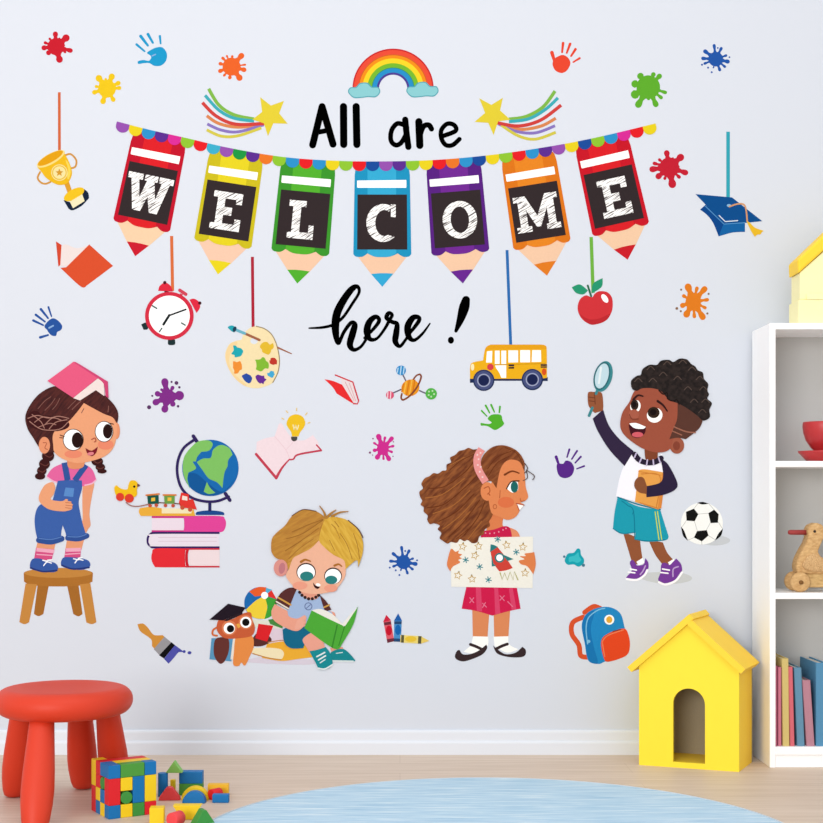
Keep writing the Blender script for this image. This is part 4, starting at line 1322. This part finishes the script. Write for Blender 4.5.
# boy reading on the floor
s = Sticker('boy', 'blond boy sticker reading a green book beside a small orange animal and a beach ball', (200, 570, 170))
s.add('ground_shadow_print', '#e3d9e6', C('215,440 320,420 520,432 575,445 520,458 300,452'))
bb = s.add('beach_ball', '#1f6eb6', E(292, 160, 78, n=48))
s.add('panel', '#f0622d', C('238,104! 280,83 322,84! 313,123! 266,128!'), parent=bb)
s.add('panel', '#5cb8dc', C('320,86! 350,96! 316,123!'), parent=bb, layer=2)
s.add('panel', '#e8362f', C('346,97! 372,142! 316,123!'), parent=bb, layer=2)
s.add('panel', '#f9d940', C('222,192! 268,150 313,124! 326,180 312,237! 270,234 238,216!'), parent=bb, layer=2)
s.add('panel', '#43a83b', C('313,124! 369,142! 369,180 346,222 312,238! 328,180!'), parent=bb, layer=2)
s.add('ball_cap', '#ffffff', E(313, 123, 17), parent=bb)
bks = s.add('book_pile', '#e9ead9', C('250,240! 350,245! 400,270! 400,285! 250,276!'))
s.add('green_cover', '#4d8f45', C('330,240! 365,238 400,255! 400,284! 340,262!'), parent=bks)
s.add('white_page', '#e8d5e2', P('335,283 420,283 440,350 320,352'), parent=bks)
s.add('brown_cushion', '#5d302c', C('250,340 285,300 335,320 345,345 300,368 255,366'), parent=bks)
s.add('red_book', '#e3262c', P('283,260 355,270 325,347 268,330'), parent=bks)
yb_ = s.add('yellow_book', '#f5b539', C('325,358! 420,345 520,370 560,420! 480,430 395,440 300,425!'))
s.add('page_block', '#fcedc2', C('240,380! 330,376 385,382 404,396 405,414 388,432 320,424 255,402!'), parent=yb_)
s.add('cover_line', '#c98a4a', L('330,350 400,340 450,350', 4), L('255,404 330,425 392,434', 5), parent=yb_)
# small animal in a mortarboard
fx = s.add('animal_toy', '#5d9cc5', P('56,330 165,330 152,442 46,432'))
s.add('tail', '#6a3530', C('72,340 105,325 138,335 140,390 120,440 95,452 68,410'), parent=fx)
s.add('paper', '#f5ebdf', P('160,332 186,332 166,434 148,432'), parent=fx)
s.add('torso', '#f0934b', C('180,312 250,318 260,370 240,420 218,462 200,448 188,464 162,458 164,400'), parent=fx)
s.add('curl', '#d9703f', L('88,275 64,290 62,312 82,318', 9), parent=fx)
s.add('animal_head', '#d0623b', C('82,262 102,232 150,240 210,210 245,206 252,235 266,280 250,318 190,330 122,330 86,300'), parent=fx)
s.add('eye_patch', '#e6875a', E(142, 280, 36), E(222, 252, 34), parent=fx)
s.add('eye', '#ffffff', E(142, 282, 27), E(222, 253, 27), parent=fx)
s.add('pupil', '#0e0a0a', E(148, 284, 18), E(222, 253, 18), parent=fx)
s.add('beak', '#f3b14b', P('176,262 190,258 196,276 184,282'), parent=fx)
s.add('cap_board', '#231824', P('46,240 136,163 222,182 205,204 112,244'), parent=fx)
s.add('cap_band', '#2f2028', P('115,244 205,203 206,214 130,248'), parent=fx)
# boy body
s.f(200, 490, 170)
s.add('far_leg', '#f0a38c', C('630,765! 690,760! 704,800! 645,805!'))
s.add('far_shoe', '#1b8d95', C('632,790 662,772 700,772 742,812 742,830 640,826'))
s.add('shoe_sole', '#e4f1f1', L('640,827 742,829', 7), L('660,790 690,786', 4))
s.add('far_arm', '#f0a58c', C('610,585! 648,592 656,615 650,635 618,630!'))
s.add('shirt', '#a9c0e4', C('420,590! 450,520 478,488 560,500 585,510 612,575 640,600 560,640 490,650! 420,640!'))
s.add('shirt_emblem', '#66749f', RING(525, 563, 17, 17, 4), L('515,572 535,555', 4))
sl = s.add('sleeve', '#5b302f', C('362,545! 392,498 430,474 470,474! 452,520 428,580!'))
s.add('sleeve_stripe', '#d9a34d', L('378,520 440,556', 8), parent=sl)
s.add('sleeve_stripe', '#f4e8d8', L('370,540 428,574', 7), parent=sl)
sl = s.add('sleeve', '#5b302f', C('580,508! 612,540 636,578! 606,590! 592,550'))
s.add('sleeve_stripe', '#d9a34d', L('600,568 626,556', 7), parent=sl)
s.add('shorts', '#156b8d', C('400,675! 440,660 520,662 566,674! 520,710 500,765! 440,765 408,735'))
s.add('leg', '#f4aa95', C('498,722 545,688 578,692 602,750 606,775! 570,785 540,800! 518,765'))
sh_ = s.add('shoe', '#1b9099', C('530,780! 570,772 608,760! 630,790 642,838 620,864 580,868 556,828'))
s.add('shoe_stripe', '#eef7f7', L('566,806 604,786', 7), L('574,822 608,802', 7), L('582,836 606,820', 5), L('572,862 604,866 640,846', 7), parent=sh_)
s.add('arm', '#f3a890', C('362,552! 424,586! 432,612 470,622 500,608! 512,622 510,650 470,682 410,664 358,630 346,590'))
bk = s.add('open_book', '#51b03b', C('542,580! 600,612 692,650! 764,565! 742,650 690,742! 650,768 505,668!'))
s.add('page_block', '#f6f4ea', C('540,582! 585,576 640,600 690,648! 725,605 762,568! 700,662! 690,655! 620,622!'), parent=bk)
s.add('spine_line', '#398c2e', L('664,655 640,760', 7), L('700,660 672,752', 5), parent=bk)
s.add('hand', '#f5b09a', C('470,632! 505,606 516,622 500,634 512,640 500,650 508,656 490,668 460,672'))
# head
s.f(260, 500, 110)
s.add('neck', '#eda28a', C('300,650! 440,690! 430,735 370,745 315,715!'))
s.add('bead_collar', '#3a2422', *[E(x, y, 12) for x, y in ((298, 690), (315, 712), (338, 728), (364, 738), (392, 738), (418, 726), (438, 712))])
hb_ = s.add('hair', strand_mat('#b97f33', '#c98f3a', (7, 7, 40), 3.0, (0, -0.5, 0)), C('84,370 90,290 130,240 188,190 240,120 322,74 420,85 492,132! 560,126 650,150 730,220 770,310 768,400 735,502! 722,450 640,517! 400,560 215,527! 190,460 130,440 98,410'))
s.add('ear', '#e59a90', E(156, 508, 52, 63))
s.add('ear_fold', '#c97f85', E(165, 510, 24, 42, 10))
fb = s.add('face', '#f9bd9f', C('212,520 240,430 300,400 380,360 444,298! 480,350 550,405 628,448 642,540 622,600 560,672 480,697 380,702 300,680 230,622 195,565'))
s.add('blush', '#f6a68c', E(300, 640, 55, 30), parent=fb)
s.add('blush', '#f6a68c', E(530, 660, 50, 28), parent=fb)
s.add('fringe', strand_mat('#d8a636', '#e8bb4a', (7, 7, 45), 3.0, (0, 1.0, 0)), C('490,132! 560,126 650,150 730,220 770,310 768,400 735,502! 722,450 640,517! 628,452 550,410 480,352 443,300 460,210'), parent=hb_)
s.add('fringe', strand_mat('#c08534', '#d6a244', (7, 7, 45), 3.0, (0, -0.6, 0)), C('492,132! 450,210 444,300! 380,362 300,405 246,440 215,527! 205,470 240,380 330,290 430,200'), parent=hb_)
s.add('strand', '#9c682a', L('200,290 320,250 470,150', 5), L('190,380 300,310 440,210', 5), L('240,240 350,190 470,145', 5), L('560,160 590,200', 5), L('535,180 570,215', 4), L('520,300 560,380', 4), L('600,250 650,330 690,440', 4), L('560,200 600,290', 3), L('700,250 730,340 745,440', 4), L('215,440 300,360 400,290', 4), parent=hb_)
s.add('hair_outline', '#6b4a3a', L('240,118 322,72 420,84', 6), L('660,152 735,218 770,280', 7), parent=hb_)
s.add('tuft', '#b5803a', L('492,132 478,90 446,44', 20, 5), L('500,130 530,100 568,74', 22, 5), L('540,120 600,92 660,86', 20, 5), parent=hb_)
for (ex, ey, rx, ry), (px_, py_, qx_, qy_) in (((346, 542, 66, 62), (350, 570, 50, 36)), ((547, 571, 60, 56), (534, 597, 45, 32))):
    s.add('eye', '#3a1d1a', E(ex, ey - 4, rx + 6, ry + 6), layer=s.lay, parent=fb)
    s.add('eye_white', '#ffffff', E(ex, ey, rx, ry), layer=s.lay + 1, parent=fb)
    s.add('iris', '#2f8584', E(px_, py_, qx_, qy_), layer=s.lay + 2, parent=fb)
s.lay += 3
s.add('eyebrow', '#b3722f', L('308,462 340,446 378,458', 20, 10), L('558,490 588,480 612,496', 17, 9), parent=fb)
s.add('mouth', '#3a1518', C('398,616! 418,640 450,650! 430,664 406,648'), parent=fb)
s.add('tooth', '#ffffff', E(436, 634, 18, 11, 10), parent=fb)

# girl with the drawing
s = Sticker('girl', 'curly haired girl sticker with pink headband holding up a rocket drawing', (430, 520, 160))
for t in ('217,455! 306,465! 296,605! 220,605!', '327,465! 413,455! 403,605! 330,605!'):
    s.add('leg', '#e8905f', C(t), layer=0)
for t in ('221,598! 299,600! 296,645 245,688 172,678! 212,645!', '327,600! 403,598! 408,640 455,665! 395,682 332,648!'):
    s.add('sock', '#f9f8f3', C(t), layer=1)
for t, st in (('128,702 138,674 152,668! 168,690 205,690 250,672 290,640! 293,662 262,696 182,726 142,720', '208,640 240,652 272,668'), ('324,645! 350,668 390,690 440,682 475,652! 492,668 490,694 465,706 400,704 345,686', '398,638 370,648 342,662')):
    k_ = s.add('shoe', '#3b2b2d', C(t), layer=2)
    s.add('shoe_strap', '#3b2b2d', L(st, 15), parent=k_, layer=3)
s.lay = 4
sk = s.add('skirt', '#d91f4f', C('188,340! 446,345! 458,410 466,456! 400,470 320,492! 240,468 163,456! 172,410'))
s.add('pleat_print', '#e4476f', P('235,345 262,345 268,470 240,466'), P('330,348 350,348 362,480 335,486'), P('405,348 425,348 445,460 420,465'), parent=sk)
s.add('star_print', '#ec7a98', L('205,400 225,425', 5), L('225,400 205,425', 5), L('285,425 270,450', 5), L('270,428 290,448', 5), L('360,390 382,415', 5), L('382,390 360,412', 5), L('400,420 425,445', 5), parent=sk)
s.f(400, 430, 160)
s.add('shoulder', '#ee966b', C('560,500! 600,518 618,548! 570,552!'))
s.add('neck', '#e68452', C('470,420! 535,440! 528,490 560,520! 440,530!'))
dr_ = s.add('dress_top', '#d2214f', C('420,520! 480,512 535,495 565,505 577,552! 415,552!'))
s.add('dot_print', '#f29ab0', *[E(x, y, 4, n=8) for x, y in ((440, 530), (462, 532), (485, 530), (508, 524), (530, 514), (545, 506))], parent=dr_)
ps = s.add('drawing_sheet', '#fdf9ed', P('258,556 684,548 682,813 264,806'))
s.add('star_drawing', '#cda556', *[STARLINE(x, y, 21, 5, r) for x, y, r in ((322, 600, -80), (404, 598, -95), (385, 646, -70), (548, 592, -100), (632, 602, -85), (298, 748, -75), (370, 766, -95), (643, 735, -85))], parent=ps)
s.add('asterisk_drawing', '#3d8c96', *[L('%g,%g %g,%g' % (x - 15 * math.cos(a), y - 15 * math.sin(a), x + 15 * math.cos(a), y + 15 * math.sin(a)), 5) for x, y in ((338, 668), (410, 703), (598, 628), (455, 770), (502, 562)) for a in (0.3, 1.35, 2.4)], parent=ps)
rk = s.add('rocket_drawing', '#d9473b', C('465,625! 500,600! 540,650 580,710! 545,722 510,727! 478,680'), parent=ps)
s.add('rocket_fin', '#2c7f80', C('466,588! 485,592 503,602! 463,628!'), C('528,640! 584,664! 552,674!'), C('470,645! 482,690! 496,698! 472,702!'), parent=ps)
s.add('porthole', '#2c7f80', E(512, 657, 25), parent=ps)
s.add('porthole_glass', '#ffffff', E(512, 657, 17), parent=ps)
s.add('flame_drawing', '#b7b26c', L('515,735 525,768 538,735 552,772 566,730 582,770 588,728 606,770', 6, straight=True), parent=ps)
s.add('hand', '#e98750', C('244,672 262,612 285,626 302,620 300,634 318,640 306,652 318,660 300,668 308,682 272,702 258,726! 243,700'))
s.add('hand', '#e98750', C('690,628! 668,632 640,636 646,648 616,650 640,664 612,672 622,690 655,702 685,742! 698,690'), layer=s.lay - 1)
hm = s.add('hair', strand_mat('#6d3417', '#9c592c', (7, 7, 34), 3.2, (0, -0.75, 0)), C('104,345 100,318 118,300 110,276 128,248 150,238 172,222 196,224 218,210 238,206 240,178 262,166 258,142 284,128 304,108 330,102 352,92 376,100 400,98! 420,180 440,270 470,372 466,395 480,420 470,450 458,470 462,494 436,512 430,536 408,548 398,576 372,582 348,566 330,572 308,562 292,580 262,576 244,584 220,570 204,556 212,530 194,510 204,492 176,480 154,484 140,462 142,440 122,420 122,398 106,384 114,364'))
s.add('strand', '#6b3316', L('150,300 230,290 330,220 390,150', 5), L('140,400 230,380 340,290 400,230', 5), L('200,470 290,420 380,330', 5), L('250,550 330,470 410,360', 5), L('330,540 400,450 440,360', 5), L('250,210 310,160 380,125', 4), L('290,560 350,510', 4), parent=hm)
s.add('strand', '#ad6a35', L('130,350 220,330 330,250', 5), L('170,430 270,390 360,310', 5), L('220,510 310,440 390,350', 5), L('280,500 360,420', 4), L('260,180 330,140', 4), L('350,560 420,470', 4), parent=hm)
fc = s.add('face', '#ec8e59', C('455,350! 462,290 505,215 540,165 592,150 632,186 642,232 646,290 658,335 656,352 640,366 618,372! 638,384! 614,398! 612,422 590,450 552,462 512,447 470,425'))
s.add('blush', '#e8784a', E(545, 372, 42, 28), parent=fc)
s.add('front_hair', strand_mat('#743819', '#96542a', (6, 6, 34), 3.0, (0, -0.7, 0)), C('415,170 432,125 480,86 540,80 602,108 638,160 640,215! 615,165 570,152 535,170 512,215 496,300! 470,265 440,268! 425,215'), parent=hm)
s.add('strand', '#6b3316', L('450,200 500,140 570,110', 4), L('455,235 500,170 560,135', 4), L('540,90 600,120 632,180', 4), parent=hm)
s.add('headband', '#f39d99', L('420,98 398,140 402,200 440,268', 38, butt=True))
s.add('dot_print', '#fbd8d4', *[E(x, y, 5, n=8) for x, y in ((414, 118), (404, 150), (400, 180), (410, 215), (424, 242), (398, 128), (415, 190))])
s.add('ear', '#ec8e59', E(449, 316, 35, 48))
s.add('ear_line', '#b95e35', L('432,300 455,292 462,315 450,330', 5), RING(488, 394, 9, 11, 3), L('455,325 462,335', 6), L('515,310 512,350', 3))
s.add('eye_white', '#ffffff', C('550,302! 574,266 606,268! 606,308 578,322'), parent=fc)
s.add('iris', '#1f6b67', E(588, 293, 19, 29), parent=fc)
s.add('eyelid', '#4b2716', L('548,302 572,266 612,262', 6), parent=fc)
s.add('eyebrow', '#7a3b1b', L('538,230 575,212 612,222', 10, 6), parent=fc)
s.add('mouth', '#fdf6f0', C('600,380! 638,384! 616,412!'), parent=fc)
s.add('lip', '#b8543a', L('598,378 638,386', 5), L('602,385 614,414', 4), parent=fc)
s.add('nose_line', '#c46a3e', L('640,364 622,366 618,352', 4), parent=fc)
s.add('stray_curl', '#5f4f4a', L('642,172 656,198 640,222', 4), L('648,205 690,235 682,256', 4), L('650,212 655,245 634,260', 4), parent=hm)

# boy with the magnifier
s = Sticker('boy', 'dark haired boy sticker raising a magnifying glass and hugging an orange book', (580, 450, 160))
s.add('ground_shadow_print', '#d5d9db', C('290,640 400,628 520,632 575,655 550,678 440,690 330,668'))
s.add('leg', '#9b5a39', C('220,420! 308,455! 314,510 324,575! 272,595! 250,520'))
s.add('leg', '#9b5a39', C('352,462! 426,475! 450,530 488,572! 432,598! 388,540'), layer=1)
s.add('sock', '#fbfbfb', C('290,575! 322,555! 332,580! 302,594!'))
s.add('sock', '#fbfbfb', C('452,578! 482,560! 496,582! 465,598!'), layer=2)
for t, sole, ln, arc in (('256,580 272,566 292,594! 326,588 336,556! 352,582 346,622 300,660 246,669 238,655 266,620', '240,664 292,668 330,645 346,618', '258,612 290,618|248,628 282,632', '310,640 325,620 336,596'), ('418,590 436,580 462,592! 495,558! 520,588 522,630 482,672 428,686 402,668 414,630', '406,680 442,692 492,672 524,630', '424,612 460,618|416,630 452,634', '478,650 480,612 505,600')):
    k_ = s.add('shoe', '#7d40a2', C(t), layer=3)
    s.add('shoe_sole', '#fbf8fc', L(sole, 11), parent=k_, layer=4)
    s.add('shoelace', '#fbf8fc', *[L(x, 7) for x in ln.split('|')], parent=k_, layer=4)
    s.add('shoe_trim', '#c9a9dd', L(arc, 7), parent=k_, layer=4)
s.lay = 5
s.f(570, 350, 170)
s.add('shirt', '#f3f1f8', C('300,488! 340,520 400,530 446,500! 450,600 445,760! 330,735 222,708! 240,620 262,556!'))
s.f(580, 450, 160)
st = s.add('shorts', '#20a4ba', C('194,240! 300,290 412,305! 432,370 456,445! 440,464 350,472 284,462! 286,425! 215,432 169,406! 178,320'))
s.add('waistband', '#13829a', L('194,243 300,280 412,306', 7), L('215,262 245,285 275,315 282,460', 5), L('275,315 270,330', 4), L('170,404 215,428 284,424', 4), L('286,460 350,468 438,462', 5), parent=st)
s.add('side_stripe', '#d8e24f', L('386,318 406,462', 5), L('398,316 420,460', 5), parent=st)
s.f(570, 350, 170)
s.add('sleeve', '#352844', C('110,332! 160,288! 188,365 238,430 308,490! 264,562! 190,482 134,392'), label='dark raised sleeve')
hd2 = s.add('hand', '#9b5a3b', C('86,212 98,202 118,203 140,202 156,215 161,270 158,294! 120,305! 102,288 88,262'))
s.add('finger_line', '#6f3a26', L('90,228 118,232', 4), L('92,246 120,250', 4), L('118,206 122,262', 4), parent=hd2)
mg = s.add('magnifying_glass', '#3f8d94', L('92,318 108,280', 13), L('126,212 134,190', 13), E(160, 128, 44, 76, 15), label='teal magnifying glass')
s.add('rim_face', '#2f6f78', E(154, 126, 38, 70, 15), parent=mg)
s.add('lens', '#cbe6f0', E(154, 126, 31, 62, 15), parent=mg)
s.add('lens_glint', '#eef8fb', L('140,160 150,85', 10), parent=mg)
bk = s.add('book', '#f4aa53', C('332,582! 365,578 462,594! 442,764! 426,772! 314,735!'))
s.add('cover_line', '#d8873a', L('345,600 435,612 418,760', 5), L('332,588 440,606', 4), L('338,740 425,766', 5), parent=bk)
s.add('fore_edge', '#e68f42', P('446,598 462,596 442,766 424,770'), parent=bk)
s.add('sleeve', '#2f2441', C('438,525! 475,555 518,640 508,676 450,702 370,713! 366,660! 435,642 450,600'), label='dark bent sleeve')
s.add('hand', '#8f5536', C('312,640 330,616 356,620 372,660! 370,697! 336,690 314,668'))
s.add('neck', '#87472f', C('360,470! 425,480! 420,532 390,540 366,528'))
cl_ = s.add('collar', '#2b2137', L('312,505 335,532 372,545 412,542 440,524', 26))
s.add('collar_stripe', '#cfc2e2', L('320,500 312,520', 7), L('345,525 336,545', 7), L('374,532 370,558', 7), L('402,532 404,556', 7), L('428,522 436,545', 7), parent=cl_)
s.add('ear', '#a85d46', E(517, 462, 35, 40))
s.add('ear_fold', '#8c4534', E(515, 464, 17, 22))
fc = s.add('face', '#a65641', C('243,352 255,300 288,250 312,200 360,180 450,200 535,262 532,330 502,420 480,482 420,496 350,476 282,430 250,392'))
s.add('faded_side', '#5f3b31', C('520,240! 600,290! 645,330! 624,380 560,432! 520,425 480,432! 500,380 518,330'), parent=fc)
s.add('shaved_line', '#a86d58', L('503,372 560,395 606,400', 6), L('494,392 540,412', 5), parent=fc)
hh = s.add('hair', strand_mat('#1a1211', '#2e2320', (40, 40, 40), 2.0), C('300,186 296,150 322,126 342,120 352,92 385,72 420,72 440,52 478,48 500,58 530,42 565,46 584,66 605,80 618,98 642,110 648,140 668,165 664,195 672,215 664,236 686,258 674,290 676,325 645,342 615,318 580,292 530,262 480,242 440,200 400,186 350,186 322,198'))
s.add('curl_line', '#5a4a43', *[L('%g,%g %g,%g %g,%g' % (x - 18, y + 4, x, y - 12, x + 18, y + 4), 4) for x, y in ((330, 150), (390, 92), (470, 68), (545, 62), (590, 95), (628, 140), (645, 190), (655, 250), (640, 300), (450, 120), (520, 140), (570, 190), (400, 150), (600, 250))], parent=hh)
s.add('curl_edge', '#1d1413', L('430,196 450,214 470,208 472,236 500,248 515,240 528,262', 6), parent=hh)
for (ex, ey, rx, ry, ro), (px_, py_, qx_, qy_) in (((316, 273, 25, 31, 12), (312, 266, 19, 26)), ((409, 316, 38, 36, -20), (404, 303, 29, 27))):
    s.add('eye_white', '#fffdf8', E(ex, ey, rx, ry, ro), layer=s.lay, parent=fc)
    s.add('iris', '#33261d', E(px_, py_, qx_, qy_), layer=s.lay + 1, parent=fc)
    s.add('pupil', '#1a1110', E(px_ - 2, py_ - 2, qx_ * 0.55, qy_ * 0.55), layer=s.lay + 2, parent=fc)
s.lay += 3
s.add('eyebrow', '#33191a', L('306,240 328,220 352,224', 11, 7), L('424,248 450,268 470,296', 12, 6), parent=fc)
s.add('nose', '#b1604b', E(308, 312, 26, 24), parent=fc)
s.add('nose_line', '#83402f', L('286,312 300,334 330,334', 5), parent=fc)
s.add('mouth', '#481521', C('283,362! 320,372 366,374! 360,404 328,426 296,412'), parent=fc)
s.add('teeth', '#ffffff', C('286,356! 320,354 366,372! 352,382 310,378'), parent=fc)
s.add('tongue', '#e0636f', E(326, 410, 27, 13), parent=fc)
